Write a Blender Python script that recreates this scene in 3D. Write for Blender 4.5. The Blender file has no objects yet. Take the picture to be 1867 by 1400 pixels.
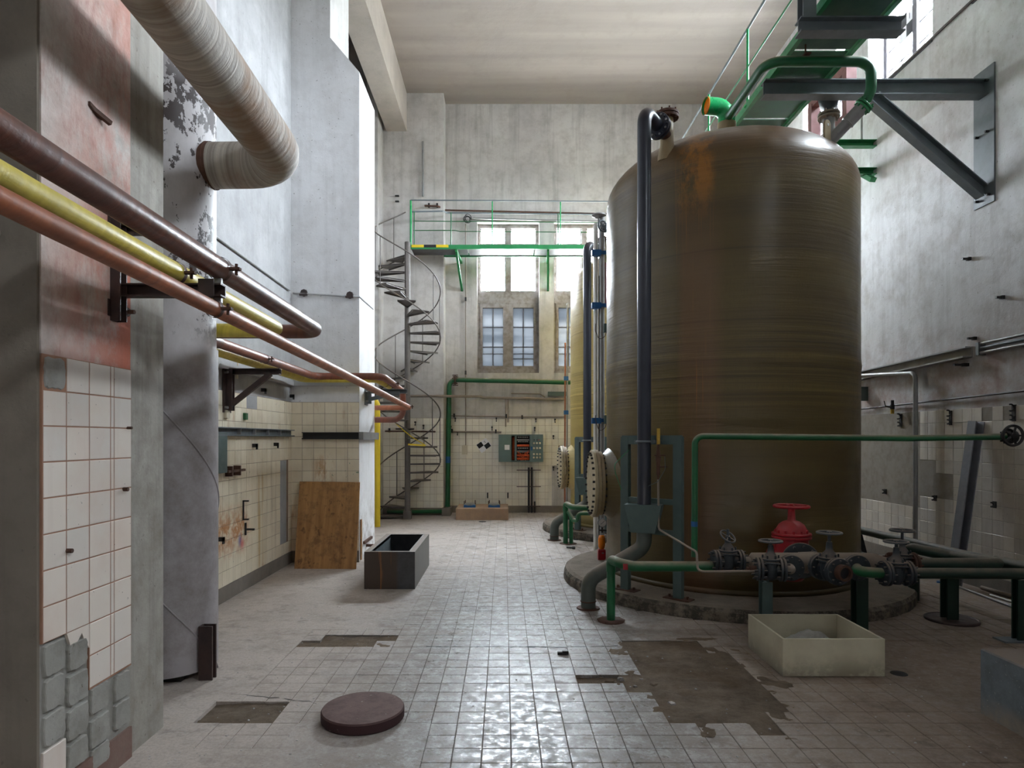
import bpy, math, random
from mathutils import Vector, Matrix, Euler
random.seed(7)
SC = bpy.context.scene
COL = SC.collection
PI = math.pi
H = 1.61; F = 1184.0; CX = 919.0; CY = 800.0
def P(px, py, Y):
    "point seen at pixel px,py at depth Y"
    return Vector(((px-CX)/F*Y, Y, H+(CY-py)/F*Y))
def PF(px, py, z=0.0):
    Y = (H-z)*F/(py-CY)
    return Vector(((px-CX)/F*Y, Y, z))
def PX(px, py, X):
    Y = X*F/(px-CX)
    return Vector((X, Y, H+(CY-py)/F*Y))
# ---------------- camera ----------------
cam = bpy.data.cameras.new('camera'); co = bpy.data.objects.new('camera', cam); COL.objects.link(co)
co.location = (0, 0, H); co.rotation_euler = (PI/2, 0, 0)
cam.sensor_width = 36; cam.lens = 36*F/1867; cam.clip_end = 200; cam.clip_start = .05
cam.shift_x = (933.5-CX)/1867; cam.shift_y = (CY-700)/1867
SC.camera = co
# ---------------- light ----------------
W = bpy.data.worlds.new('overcast_sky'); SC.world = W; W.use_nodes = True
wn = W.node_tree; wn.nodes.clear()
wo = wn.nodes.new('ShaderNodeOutputWorld'); wb = wn.nodes.new('ShaderNodeBackground')
tc = wn.nodes.new('ShaderNodeTexCoord'); sx = wn.nodes.new('ShaderNodeSeparateXYZ'); cr = wn.nodes.new('ShaderNodeValToRGB')
wn.links.new(tc.outputs['Generated'], sx.inputs[0]); wn.links.new(sx.outputs['Z'], cr.inputs[0])
cr.color_ramp.elements[0].position = 0.0; cr.color_ramp.elements[0].color = (.30, .30, .29, 1)
cr.color_ramp.elements[1].position = 0.12; cr.color_ramp.elements[1].color = (.94, .955, 1, 1)
wn.links.new(cr.outputs[0], wb.inputs[0]); wb.inputs[1].default_value = 60.0
wn.links.new(wb.outputs[0], wo.inputs[0])
SC.view_settings.view_transform = 'Standard'; SC.view_settings.look = 'None'
SC.view_settings.gamma = 1; SC.view_settings.use_curve_mapping = False
SC.view_settings.exposure = 1.72
SC.cycles.use_denoising = True
SC.cycles.max_bounces = 10; SC.cycles.diffuse_bounces = 7; SC.cycles.glossy_bounces = 4; SC.cycles.transparent_max_bounces = 12
SC.cycles.transmission_bounces = 4; SC.cycles.sample_clamp_indirect = 8
SC.cycles.caustics_reflective = False; SC.cycles.caustics_refractive = False
XR = 5.2; XL = -2.78; YB = 14.2; YP = 13.75; ZC = 8.93; YF = -2.4
def portal(name, loc, rot, sx_, sy_):
    l = bpy.data.lights.new(name, 'AREA'); l.shape = 'RECTANGLE'; l.size = sx_; l.size_y = sy_
    l.cycles.is_portal = True
    o = bpy.data.objects.new(name, l); COL.objects.link(o); o.location = loc; o.rotation_euler = rot
# daylight portals in the window openings (they only steer the sky light)
BWIN = [(-.588, .768), (1.09, 2.45), (2.80, 4.16)]
BZ0, BZ1 = 3.05, 6.35
for a, b in BWIN:
    portal('sky_portal', ((a+b)/2, YB+.33, (BZ0+BZ1)/2), (-PI/2, 0, 0), b-a, BZ1-BZ0)
RWIN = [(-2.1, -.7), (5.85, 7.2), (7.88, 9.27), (9.9, 11.3)]  # first opening is an added window, unseen behind the camera, filling the foreground
RZ0, RZ1 = 6.47, 7.7
for a, b in RWIN:
    portal('sky_portal', (XR+.4, (a+b)/2, (RZ0+RZ1)/2), (0, PI/2, 0), RZ1-RZ0, b-a)
# ---------------- materials ----------------
def srgb(r, g, b):
    f = lambda c: (c/255/12.92) if c/255 <= .04045 else ((c/255+.055)/1.055)**2.4
    return (f(r), f(g), f(b), 1)
class NT:
    def __init__(s, name):
        s.m = bpy.data.materials.new(name); s.m.use_nodes = True
        s.t = s.m.node_tree; s.t.nodes.clear()
        s.out = s.n('ShaderNodeOutputMaterial'); s.b = s.n('ShaderNodeBsdfPrincipled')
        s.l(s.b.outputs[0], s.out.inputs[0])
        g = s.n('ShaderNodeNewGeometry'); s.pos = g.outputs['Position']; s.nor = g.outputs['Normal']
        s.sep = None
    def n(s, t): return s.t.nodes.new(t)
    def l(s, a, b): s.t.links.new(a, b)
    def xyz(s):
        if s.sep is None:
            s.sep = s.n('ShaderNodeSeparateXYZ'); s.l(s.pos, s.sep.inputs[0])
        return s.sep.outputs
    def scaled(s, v, sc):
        k = s.n('ShaderNodeVectorMath'); k.operation = 'MULTIPLY'; s.l(v, k.inputs[0]); k.inputs[1].default_value = sc; return k.outputs[0]
    def noise(s, scale, detail=4, rough=.55, dist=0, stretch=None, vec=None, off=0):
        v = vec or s.pos
        if stretch: v = s.scaled(v, stretch)
        if off:
            k = s.n('ShaderNodeVectorMath'); k.operation = 'ADD'; s.l(v, k.inputs[0]); k.inputs[1].default_value = (off, off*.7, off*1.3); v = k.outputs[0]
        k = s.n('ShaderNodeTexNoise'); s.l(v, k.inputs['Vector']); k.inputs['Scale'].default_value = scale
        k.inputs['Detail'].default_value = detail; k.inputs['Roughness'].default_value = rough; k.inputs['Distortion'].default_value = dist
        return k.outputs['Fac']
    def ramp(s, fac, a, b, lo=0.0, hi=1.0):
        k = s.n('ShaderNodeMapRange'); s.l(fac, k.inputs[0]); k.inputs[1].default_value = a; k.inputs[2].default_value = b
        k.inputs[3].default_value = lo; k.inputs[4].default_value = hi; k.clamp = True; return k.outputs[0]
    def math(s, op, a, b=0.0):
        k = s.n('ShaderNodeMath'); k.operation = op
        for i, v in enumerate((a, b)):
            if isinstance(v, (int, float)): k.inputs[i].default_value = v
            else: s.l(v, k.inputs[i])
        return k.outputs[0]
    def mix(s, fac, a, b, mode='MIX'):
        k = s.n('ShaderNodeMix'); k.data_type = 'RGBA'; k.blend_type = mode
        if isinstance(fac, (int, float)): k.inputs[0].default_value = fac
        else: s.l(fac, k.inputs[0])
        for i, v in ((6, a), (7, b)):
            if isinstance(v, tuple): k.inputs[i].default_value = v
            else: s.l(v, k.inputs[i])
        return k.outputs[2]
    def box(s, x=None, y=None, z=None, soft=.05):
        "1 inside the given world range"
        o = s.xyz(); f = None
        for i, r in enumerate((x, y, z)):
            if r is None: continue
            a = s.ramp(o[i], r[0]-soft, r[0]+soft); b = s.ramp(o[i], r[1]-soft, r[1]+soft, 1, 0)
            g = s.math('MULTIPLY', a, b); f = g if f is None else s.math('MULTIPLY', f, g)
        return f
    def bump(s, h, strength=.3, dist=.01):
        k = s.n('ShaderNodeBump'); k.inputs['Strength'].default_value = strength; k.inputs['Distance'].default_value = dist
        s.l(h, k.inputs['Height']); s.l(k.outputs[0], s.b.inputs['Normal'])
    def col(s, c):
        if isinstance(c, tuple): s.b.inputs['Base Color'].default_value = c
        else: s.l(c, s.b.inputs['Base Color'])
    def rough(s, r):
        if isinstance(r, (int, float)): s.b.inputs['Roughness'].default_value = r
        else: s.l(r, s.b.inputs['Roughness'])
    def rnd(s):
        k = s.n('ShaderNodeObjectInfo'); return k.outputs['Random']
def paint(name, c, c2=None, dust=None, rough=.45, metal=0, scale=6, amt=.5, dustamt=.0, bump=.15, spec=.5):
    "painted / plain surface with mottling and dust on upward faces"
    m = NT(name); c2 = c2 or tuple(x*.6 for x in c[:3])+(1,)
    f = m.ramp(m.noise(scale, 5, .6), .42, .68, 0, amt)
    cc = m.mix(f, c, c2)
    if dustamt:
        s = m.n('ShaderNodeSeparateXYZ'); m.l(m.nor, s.inputs[0])
        up = m.ramp(s.outputs[2], .15, .9, 0, dustamt)
        up = m.math('MULTIPLY', up, m.ramp(m.noise(14, 4, .6, off=3), .3, .6, .5, 1))
        cc = m.mix(up, cc, dust or srgb(150, 130, 112))
        m.rough(m.ramp(up, 0, 1, rough, .9))
    else: m.rough(m.ramp(m.noise(scale*2, 3), .3, .7, rough-.08, rough+.12))
    m.col(cc); m.b.inputs['Metallic'].default_value = metal
    if bump: m.bump(m.noise(scale*12, 3), bump, .003)
    return m.m
M = {}
def plaster(name, c1, c2, stain, big=.6, streak=.3, extra=None, pits=.5, rough=.9):
    m = NT(name)
    a = m.ramp(m.noise(.9, 6, .62), .38, .66); b = m.ramp(m.noise(3.5, 6, .7, off=5), .45, .72)
    c = m.mix(a, c1, c2)
    c = m.mix(m.math('MULTIPLY', b, big), c, stain)
    st = m.ramp(m.noise(7, 5, .65, stretch=(1, 1, .06)), .5, .75, 0, streak)
    c = m.mix(st, c, tuple(x*.62 for x in stain[:3])+(1,))
    spk = m.ramp(m.noise(38, 2, .5, off=9), .70, .76, 0, pits)
    c = m.mix(spk, c, srgb(96, 88, 80))
    if extra: c = extra(m, c)
    m.col(c); m.rough(rough)
    m.bump(m.math('ADD', m.noise(9, 5, .6), m.math('MULTIPLY', m.noise(60, 4, .7), .35)), .35, .012)
    return m.m
def ex_left(m, c):
    f = m.math('MULTIPLY', m.box(y=(2.5, 3.34), z=(1.9, 9), soft=.12), m.ramp(m.noise(2.6, 6, .7, off=2), .36, .56))
    c = m.mix(m.math('MULTIPLY', f, .8), c, srgb(172, 96, 80))
    f = m.math('MULTIPLY', m.box(x=(-1.95, -1.8), y=(8.85, 9.15), z=(3.7, 5.5), soft=.08), m.ramp(m.noise(7, 6, .75, off=12, stretch=(1, 1, .35)), .52, .58)); c = m.mix(m.math('MULTIPLY', f, .9), c, srgb(150, 108, 60))
    f = m.math('MULTIPLY', m.box(z=(-.1, .7), soft=.3), m.ramp(m.noise(6, 6, .75, off=2), .45, .6)); c = m.mix(m.math('MULTIPLY', f, .5), c, srgb(140, 130, 120))
    return c
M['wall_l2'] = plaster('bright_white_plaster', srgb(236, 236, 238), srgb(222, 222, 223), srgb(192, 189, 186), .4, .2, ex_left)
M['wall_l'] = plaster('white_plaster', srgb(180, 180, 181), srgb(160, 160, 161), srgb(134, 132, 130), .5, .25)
M['wall_b'] = plaster('grey_white_plaster', srgb(200, 196, 192), srgb(180, 176, 173), srgb(146, 138, 131), .55, .45)
def ex_right(m, c):
    f = m.math('MULTIPLY', m.box(z=(1.8, 2.7), soft=.35), m.ramp(m.noise(2.2, 6, .7, off=2), .42, .65))
    return m.mix(m.math('MULTIPLY', f, .75), c, srgb(156, 120, 106))
M['wall_r'] = plaster('stained_plaster', srgb(224, 224, 227), srgb(204, 203, 204), srgb(150, 142, 136), .5, .28, ex_right)
M['patch'] = plaster('pale_skim_patch', srgb(226, 222, 221), srgb(208, 203, 202), srgb(184, 174, 168), .4, .2)
M['ceil'] = plaster('board_marked_concrete', srgb(190, 181, 172), srgb(176, 167, 158), srgb(150, 141, 133), .4, 0)
def ceil_bands():
    m = NT('board_marked_ceiling')
    b = m.noise(1.0, 3, .5, stretch=(.15, 2.2, 1)); c = m.mix(m.ramp(b, .35, .65), srgb(170, 160, 153), srgb(152, 143, 137))
    c = m.mix(m.ramp(m.noise(2.5, 6, .7, off=4), .5, .75, 0, .4), c, srgb(140, 130, 122))
    m.col(c); m.rough(.95); m.bump(m.noise(5, 6, .65), .3, .02); return m.m
M['ceil2'] = ceil_bands()
M['conc'] = plaster('raw_concrete', srgb(150, 145, 137), srgb(128, 123, 116), srgb(98, 92, 86), .6, .25)
M['render'] = plaster('cement_render', srgb(176, 172, 164), srgb(150, 145, 137), srgb(122, 112, 100), .7, .5)
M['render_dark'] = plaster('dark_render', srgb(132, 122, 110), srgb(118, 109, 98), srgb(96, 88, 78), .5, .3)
def pink():
    m = NT('flaking_red_wash')
    a = m.ramp(m.noise(2.0, 7, .72, stretch=(1, 1, .6)), .36, .52); yy = m.ramp(m.xyz()[1], 2.70, 3.25, .25, 1)
    zz = m.ramp(m.xyz()[2], 3.4, 2.3, .55, 1)
    f = m.math('MULTIPLY', m.math('MULTIPLY', a, yy), zz)
    c = m.mix(m.ramp(m.noise(3.2, 6, .7, off=7), .4, .65), srgb(206, 200, 194), srgb(160, 152, 144))
    c = m.mix(f, c, srgb(196, 116, 94))
    c = m.mix(m.ramp(m.noise(9, 6, .75, off=3, stretch=(1, 1, .3)), .52, .72, 0, .6), c, srgb(150, 96, 80))
    m.col(c); m.rough(.92); m.bump(m.noise(14, 6, .7), .5, .012); return m.m
M['pink'] = pink()
def tilemat(name, c1, c2, stain, rough=.25, grime=.4, streaks=.3, rust=0.0, extra=None):
    m = NT(name)
    c = m.mix(m.rnd(), c1, c2)
    g = m.ramp(m.noise(1.7, 6, .65), .45, .72, 0, grime); c = m.mix(g, c, stain)
    st = m.ramp(m.noise(9, 4, .6, stretch=(1, 1, .08)), .55, .75, 0, streaks); c = m.mix(st, c, tuple(x*.55 for x in stain[:3])+(1,))
    if rust:
        r = m.ramp(m.noise(2.4, 5, .7, stretch=(1, 1, .4), off=11), .60, .74, 0, rust); c = m.mix(r, c, srgb(176, 122, 52))
    sp = m.ramp(m.noise(45, 2, .5, off=2), .72, .76, 0, .7); c = m.mix(sp, c, srgb(92, 84, 76))
    if extra: c = extra(m, c)
    m.col(c); m.rough(m.ramp(m.noise(6, 4), .35, .7, rough, rough+.35)); m.bump(m.noise(5, 2), .08, .01)
    return m.m
def ex_tl(m, c):
    f = m.math('MULTIPLY', m.box(y=(6.2, 7.0), z=(.48, .85), soft=.12), m.ramp(m.noise(9, 5, .7, off=31), .40, .56)); c = m.mix(m.math('MULTIPLY', f, .85), c, srgb(190, 118, 40))
    f = m.math('MULTIPLY', m.box(x=(-2.46, -2.24), y=(8.3, 8.5), z=(1.0, 1.36), soft=.06), m.ramp(m.noise(14, 5, .7, off=31, stretch=(1, 1, .3)), .42, .56)); c = m.mix(m.math('MULTIPLY', f, .85), c, srgb(184, 130, 52))
    f = m.math('MULTIPLY', m.box(x=(-2.5, -1.85), y=(8.3, 8.5), z=(1.05, 1.35), soft=.05), m.ramp(m.noise(22, 3, .6, off=41), .66, .70)); c = m.mix(m.math('MULTIPLY', f, .8), c, srgb(30, 110, 70))
    f = m.math('MULTIPLY', m.box(y=(7.3, 7.5), z=(.15, 1.2), soft=.03), m.ramp(m.noise(16, 3, .6, off=37, stretch=(1, 1, .05)), .48, .56)); c = m.mix(m.math('MULTIPLY', f, .6), c, srgb(196, 158, 70))
    for y, z, k in ((6.80, .55, srgb(60, 70, 170)), (6.86, .50, srgb(214, 60, 90))):
        f = m.box(y=(y-.025, y+.025), z=(z-.05, z+.05), soft=.035); c = m.mix(m.math('MULTIPLY', f, .9), c, k)
    return c
M['tile_l'] = tilemat('cream_glazed_tile', srgb(244, 234, 212), srgb(232, 221, 198), srgb(200, 178, 142), .3, .5, .4, .8, ex_tl)
M['tile_p'] = tilemat('white_marble_tile', srgb(232, 220, 208), srgb(216, 208, 200), srgb(208, 176, 158), .35, .45, .15, 0)
M['tile_b'] = tilemat('off_white_wall_tile', srgb(240, 234, 220), srgb(230, 225, 214), srgb(206, 196, 176), .3, .4, .3, .15)
M['tile_r'] = tilemat('dull_white_wall_tile', srgb(222, 214, 202), srgb(204, 198, 190), srgb(168, 152, 134), .35, .5, .3, .1)
M['grout'] = paint('brown_grout', srgb(150, 128, 108), srgb(110, 92, 78), rough=.9, scale=8)
M['grout_p'] = paint('red_brown_grout', srgb(158, 118, 96), srgb(128, 96, 80), rough=.9, scale=8)
M['grout_l'] = paint('pale_grout', srgb(150, 142, 132), srgb(116, 106, 96), rough=.9, scale=8)
M['mortar'] = plaster('lime_mortar_pad', srgb(166, 164, 158), srgb(136, 133, 127), srgb(92, 88, 82), .7, .1, pits=.9)
def floormat(name, tiles=True):
    m = NT(name)
    o = m.xyz()
    base = m.mix(m.rnd() if tiles else .5, srgb(152, 147, 143), srgb(130, 125, 120))
    base = m.mix(m.ramp(m.noise(7, 7, .78), .42, .62, 0, .75), base, srgb(108, 99, 92))
    # dust: thin on the walked middle of the floor, thick elsewhere
    dx = m.math('ABSOLUTE', m.math('ADD', o[0], -.15)); mid = m.ramp(dx, .5, 1.5, 0, 1)
    far = m.ramp(o[1], 5.5, 9.0, 0, 1)
    d = m.math('ADD', m.math('MULTIPLY', m.math('MAXIMUM', mid, far), .62), m.math('MULTIPLY', m.noise(1.6, 6, .65), .7))
    d = m.ramp(d, .38, .98, 0, 1)
    right = m.ramp(o[0], .6, 2.2)
    dust = m.mix(right, srgb(190, 178, 168), srgb(138, 120, 104))
    c = m.mix(m.math('MULTIPLY', d, .92), base, dust)
    sc_ = m.ramp(m.noise(11, 8, .84, off=6), .50, .58, 0, .42); sc_ = m.math('MULTIPLY', sc_, m.ramp(mid, 0, 1, 1, .15))
    c = m.mix(sc_, c, srgb(214, 214, 218))
    blot = m.ramp(m.noise(9, 5, .7, off=15, stretch=(.7, 1, 1)), .56, .66, 0, .65); c = m.mix(m.math('MULTIPLY', blot, m.ramp(mid, 0, 1, 1, .55)), c, srgb(88, 77, 68))
    gr = m.ramp(m.noise(55, 4, .75, off=4), .42, .62, 0, .30); c = m.mix(gr, c, srgb(116, 106, 98))
    bl2 = m.ramp(m.noise(3.1, 6, .72, off=27), .50, .66, 0, .6); c = m.mix(m.math('MULTIPLY', bl2, m.ramp(mid, 0, 1, 1, .75)), c, m.mix(right, srgb(134, 120, 108), srgb(96, 76, 60)))
    w = m.math('MULTIPLY', m.box(x=(1.5, 2.6), y=(2.6, 3.9), soft=.3), m.ramp(m.noise(3.4, 5, .6, off=22), .54, .64)); c = m.mix(m.math('MULTIPLY', w, .75), c, srgb(74, 54, 34))
    m.col(c)
    r = m.ramp(m.noise(15, 8, .80, off=6), .40, .60, .62, .20)
    r = m.math('ADD', r, m.math('MULTIPLY', d, .30)); m.rough(r)
    m.bump(m.math('ADD', m.noise(30, 5, .7), m.math('MULTIPLY', m.noise(6, 3), .6)), .22, .006)
    return m.m
M['floor_tile'] = floormat('quarry_floor_tile'); M['screed'] = floormat('dusty_screed', False); M['screed_j'] = paint('dusty_joint', srgb(88, 77, 68), srgb(66, 56, 48), rough=.95, scale=3)
def rubble():
    m = NT('broken_mortar_bed')
    c = m.mix(m.ramp(m.noise(5, 7, .75), .35, .65), srgb(168, 148, 126), srgb(122, 104, 86))
    c = m.mix(m.ramp(m.noise(2.2, 5, .6, off=4), .5, .66, 0, .4), c, srgb(124, 92, 54))
    m.col(c); m.rough(.95); m.bump(m.noise(26, 8, .85), 1.0, .05); return m.m
M['rubble'] = rubble()
def tankmat(name, body, low, dome, yel, drips=False, cx=0, cy=0):
    m = NT(name); o = m.xyz()
    w = m.ramp(m.noise(1.0, 3, .5, stretch=(.35, .35, 2.5)), .34, .66); c = m.mix(w, body, low)
    w2 = m.ramp(m.noise(1.0, 4, .7, stretch=(.25, .25, 26), off=3), .50, .70, 0, .8)
    bandz = m.math('MAXIMUM', m.box(z=(1.95, 2.75), soft=.15), m.box(z=(3.95, 4.9), soft=.2)); bandz = m.math('MAXIMUM', bandz, .18)
    c = m.mix(m.math('MULTIPLY', w2, bandz), c, tuple(x*.45 for x in low[:3])+(1,))
    w3 = m.ramp(m.noise(1.0, 4, .7, stretch=(.25, .25, 18), off=13), .50, .66, 0, .55); c = m.mix(m.math('MULTIPLY', w3, m.box(z=(1.9, 2.6), soft=.15)), c, tuple(min(1, x*1.7) for x in body[:3])+(1,))
    for zz in (2.74, 2.03, 3.42): c = m.mix(m.math('MULTIPLY', m.box(z=(zz-.006, zz+.006), soft=.008), .55), c, tuple(x*.4 for x in low[:3])+(1,))
    weave = m.ramp(m.noise(90, 2, .5, stretch=(1, 1, .15)), .45, .62, 0, .22); c = m.mix(weave, c, tuple(x*.6 for x in body[:3])+(1,))
    d = m.ramp(o[2], 4.05, 4.75, 0, .9); c = m.mix(d, c, dome)
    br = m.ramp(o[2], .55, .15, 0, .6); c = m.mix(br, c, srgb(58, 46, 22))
    # yellow runs under the nozzle: an area given by bearing round the tank axis
    if drips:
        ax = m.math('ADD', o[0], -cx); ay = m.math('ADD', o[1], -cy)
        ang = m.math('ARCTAN2', ay, ax)
        a1 = m.math('MULTIPLY', m.ramp(ang, -2.27, -2.22), m.ramp(ang, -2.02, -1.96, 1, 0))
        kz = m.n('ShaderNodeCombineXYZ'); m.l(m.math('MULTIPLY', ang, 42), kz.inputs[0]); m.l(m.math('MULTIPLY', o[2], .25), kz.inputs[2])
        ns = m.noise(2.6, 4, .6, vec=kz.outputs[0])
        patch = m.math('MULTIPLY', m.math('MULTIPLY', m.ramp(o[2], 3.7, 4.1), m.ramp(o[2], 4.75, 4.5)), m.ramp(m.noise(5, 6, .75, off=19, stretch=(1, 1, .5)), .42, .56))
        lines = m.math('MULTIPLY', m.ramp(ns, .60, .68), m.ramp(o[2], .6, 1.6, .3, .85))
        f = m.math('MULTIPLY', a1, m.math('MAXIMUM', m.math('MULTIPLY', patch, .8), lines)); c = m.mix(f, c, srgb(160, 104, 30))
        pk = m.math('MULTIPLY', m.math('MULTIPLY', m.ramp(ang, -2.25, -2.2), m.ramp(ang, -2.0, -1.9, 1, 0)), m.ramp(o[2], 4.0, 3.2, 0, .28)); c = m.mix(pk, c, srgb(140, 98, 78))
    m.col(c); m.rough(m.ramp(m.noise(4, 4), .35, .7, .34, .5))
    m.b.inputs['Coat Weight'].default_value = .12; m.b.inputs['Coat Roughness'].default_value = .2
    m.bump(m.math('ADD', m.noise(3, 4, .6, stretch=(.3, .3, 9)), m.math('MULTIPLY', m.noise(55, 2), .10)), .4, .012)
    return m.m
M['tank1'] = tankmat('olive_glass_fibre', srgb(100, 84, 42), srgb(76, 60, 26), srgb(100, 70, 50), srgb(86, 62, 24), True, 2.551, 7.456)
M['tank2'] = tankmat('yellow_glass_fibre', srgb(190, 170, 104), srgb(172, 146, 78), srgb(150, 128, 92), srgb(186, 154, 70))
M['frp_pale'] = paint('pale_glass_fibre', srgb(156, 138, 104), srgb(120, 96, 66), scale=5, dustamt=.6, rough=.45)
M['disc'] = paint('pale_blind_flange', srgb(176, 162, 132), srgb(150, 134, 104), scale=5, rough=.55)
def pipewrap(name, c, c2, c3, sc, rough=.4, spiral=0.0, bumpd=.004, k=0.55):
    m = NT(name); uv = m.n('ShaderNodeUVMap'); uv.uv_map = 'UVMap'; su = m.n('ShaderNodeSeparateXYZ'); m.l(uv.outputs[0], su.inputs[0])
    cb = m.n('ShaderNodeCombineXYZ'); m.l(m.math('ADD', su.outputs[1], m.math('MULTIPLY', su.outputs[0], spiral)), cb.inputs[0])
    n1 = m.noise(sc, 4, .65, vec=cb.outputs[0], dist=.3); n2 = m.noise(2.2, 5, .65)
    cc = m.mix(m.ramp(n1, .4, .62, 0, k), c, c2); cc = m.mix(m.ramp(n2, .46, .68, 0, .8), cc, c3)
    m.col(cc); m.rough(m.ramp(n2, .3, .7, rough, rough+.25)); m.bump(m.math('ADD', n1, m.math('MULTIPLY', m.noise(40, 3), .3)), .5, bumpd)
    return m.m
M['lagging'] = pipewrap('cloth_lagging', srgb(186, 178, 168), srgb(116, 107, 98), srgb(150, 118, 92), 26, .62, .035, .016, .7)
M['red_pipe'] = pipewrap('red_brown_wrapped_pipe', srgb(140, 80, 58), srgb(96, 56, 44), srgb(112, 76, 64), 20, .34, .08)
M['dark_pipe'] = pipewrap('dark_brown_wrapped_pipe', srgb(116, 72, 58), srgb(70, 46, 42), srgb(88, 62, 56), 16, .3, .08)
M['orange_pipe'] = pipewrap('orange_brown_pipe', srgb(172, 102, 68), srgb(124, 72, 52), srgb(140, 92, 70), 12, .38, .06)
M['yellow_pipe'] = pipewrap('yellow_wrapped_pipe', srgb(222, 202, 84), srgb(180, 160, 50), srgb(200, 182, 90), 18, .34, .08)
M['yellow'] = paint('yellow_paint', srgb(226, 196, 40), srgb(190, 160, 30), rough=.45, amt=.3)
M['green'] = paint('green_paint', srgb(22, 96, 56), srgb(16, 66, 42), rough=.4, dustamt=.85)
M['green_c'] = paint('clean_green_paint', srgb(40, 132, 78), srgb(30, 100, 64), rough=.4)
M['green_b'] = paint('bright_green_paint', srgb(22, 158, 88), srgb(20, 120, 70), rough=.28)
M['green_d'] = paint('dark_green_paint', srgb(26, 52, 42), srgb(18, 34, 30), rough=.4, dustamt=.5)
M['deck'] = paint('dark_green_deck_plate', srgb(60, 100, 80), srgb(52, 70, 70), rough=.55, scale=2.5)
M['grey_deck'] = paint('dark_grey_deck_plate', srgb(86, 84, 88), srgb(66, 64, 68), rough=.6, scale=2.5)
M['steel_g'] = paint('grey_green_steel', srgb(78, 96, 94), srgb(62, 76, 76), rough=.5, amt=.35)
M['steel'] = paint('dark_grey_steel', srgb(100, 108, 113), srgb(80, 86, 90), rough=.5, amt=.4)
M['steel_l'] = paint('light_grey_steel', srgb(128, 130, 138), srgb(104, 106, 112), rough=.5)
M['stair'] = paint('grey_stair_steel', srgb(98, 92, 88), srgb(72, 64, 60), rough=.55, dustamt=.5)
M['black'] = paint('black_iron', srgb(26, 26, 28), srgb(40, 34, 30), rough=.5)
M['black_pipe'] = paint('blue_black_pipe', srgb(44, 48, 60), srgb(34, 36, 46), rough=.3, dustamt=.3)
M['grey_pipe'] = paint('grey_green_pipe', srgb(82, 88, 82), srgb(66, 72, 68), rough=.45, dustamt=.8)
M['valve'] = paint('blue_grey_cast_iron', srgb(48, 56, 62), srgb(34, 38, 44), rough=.5, dustamt=.75)
M['wheel'] = paint('grey_handwheel_paint', srgb(78, 86, 90), srgb(60, 64, 68), rough=.45, dustamt=.6)
M['red'] = paint('red_enamel', srgb(168, 20, 34), srgb(130, 18, 30), rough=.35, dustamt=.45, dust=srgb(150, 96, 84))
M['redfr'] = paint('dull_red_steel', srgb(126, 76, 74), srgb(100, 60, 58), rough=.55)
M['rust'] = paint('rusty_iron', srgb(84, 54, 40), srgb(50, 38, 32), rough=.75, scale=12)
M['darkrust'] = paint('dark_rusty_steel', srgb(66, 48, 44), srgb(46, 40, 42), rough=.5, scale=7, amt=.8)
M['galv'] = paint('galvanised_steel', srgb(150, 150, 150), srgb(112, 110, 108), rough=.42, metal=.3, dustamt=.3)
M['dustpipe'] = paint('dusty_grey_pipe', srgb(142, 130, 118), srgb(110, 100, 92), rough=.6, dustamt=.6)
M['white'] = paint('white_plastic', srgb(214, 212, 206), srgb(190, 186, 178), rough=.4)
M['wframe'] = paint('weathered_window_wood', srgb(150, 143, 140), srgb(108, 95, 86), rough=.7, scale=9, amt=.8)
M['wframe_d'] = paint('grey_window_steel', srgb(92, 90, 96), srgb(74, 70, 76), rough=.6)
M['blue'] = paint('blue_plastic', srgb(30, 92, 150), srgb(24, 70, 120), rough=.4)
M['orange'] = paint('amber_plastic', srgb(236, 130, 20), srgb(210, 100, 10), rough=.2)
M['brass'] = paint('brass', srgb(196, 160, 70), srgb(150, 116, 48), rough=.35, metal=.6)
M['cream'] = paint('cream_plastic', srgb(206, 196, 172), srgb(180, 166, 138), rough=.5)
M['cab'] = paint('cabinet_grey_green', srgb(100, 120, 118), srgb(84, 100, 98), rough=.5, amt=.3)
M['wire'] = paint('copper_orange_wiring', srgb(214, 92, 36), srgb(150, 50, 30), rough=.6, scale=40, amt=.9)
M['dark'] = paint('near_black', srgb(14, 14, 20), srgb(20, 18, 26), rough=.7)
M['paper'] = paint('white_paper', srgb(232, 230, 234), srgb(214, 210, 214), rough=.7, bump=0)
def plywood():
    m = NT('stained_plywood')
    c = m.mix(m.ramp(m.noise(4, 5, .6, stretch=(4, 1, .35)), .35, .7), srgb(184, 138, 84), srgb(148, 104, 60))
    c = m.mix(m.ramp(m.noise(7, 5, .7, off=5), .5, .66, 0, .55), c, srgb(84, 58, 44))
    f = m.math('MULTIPLY', m.ramp(m.noise(16, 3, .6, stretch=(1, 1, .5), off=2), .62, .7), .6); c = m.mix(f, c, srgb(70, 44, 30))
    m.col(c); m.rough(.6); return m.m
M['ply'] = plywood()
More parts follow.
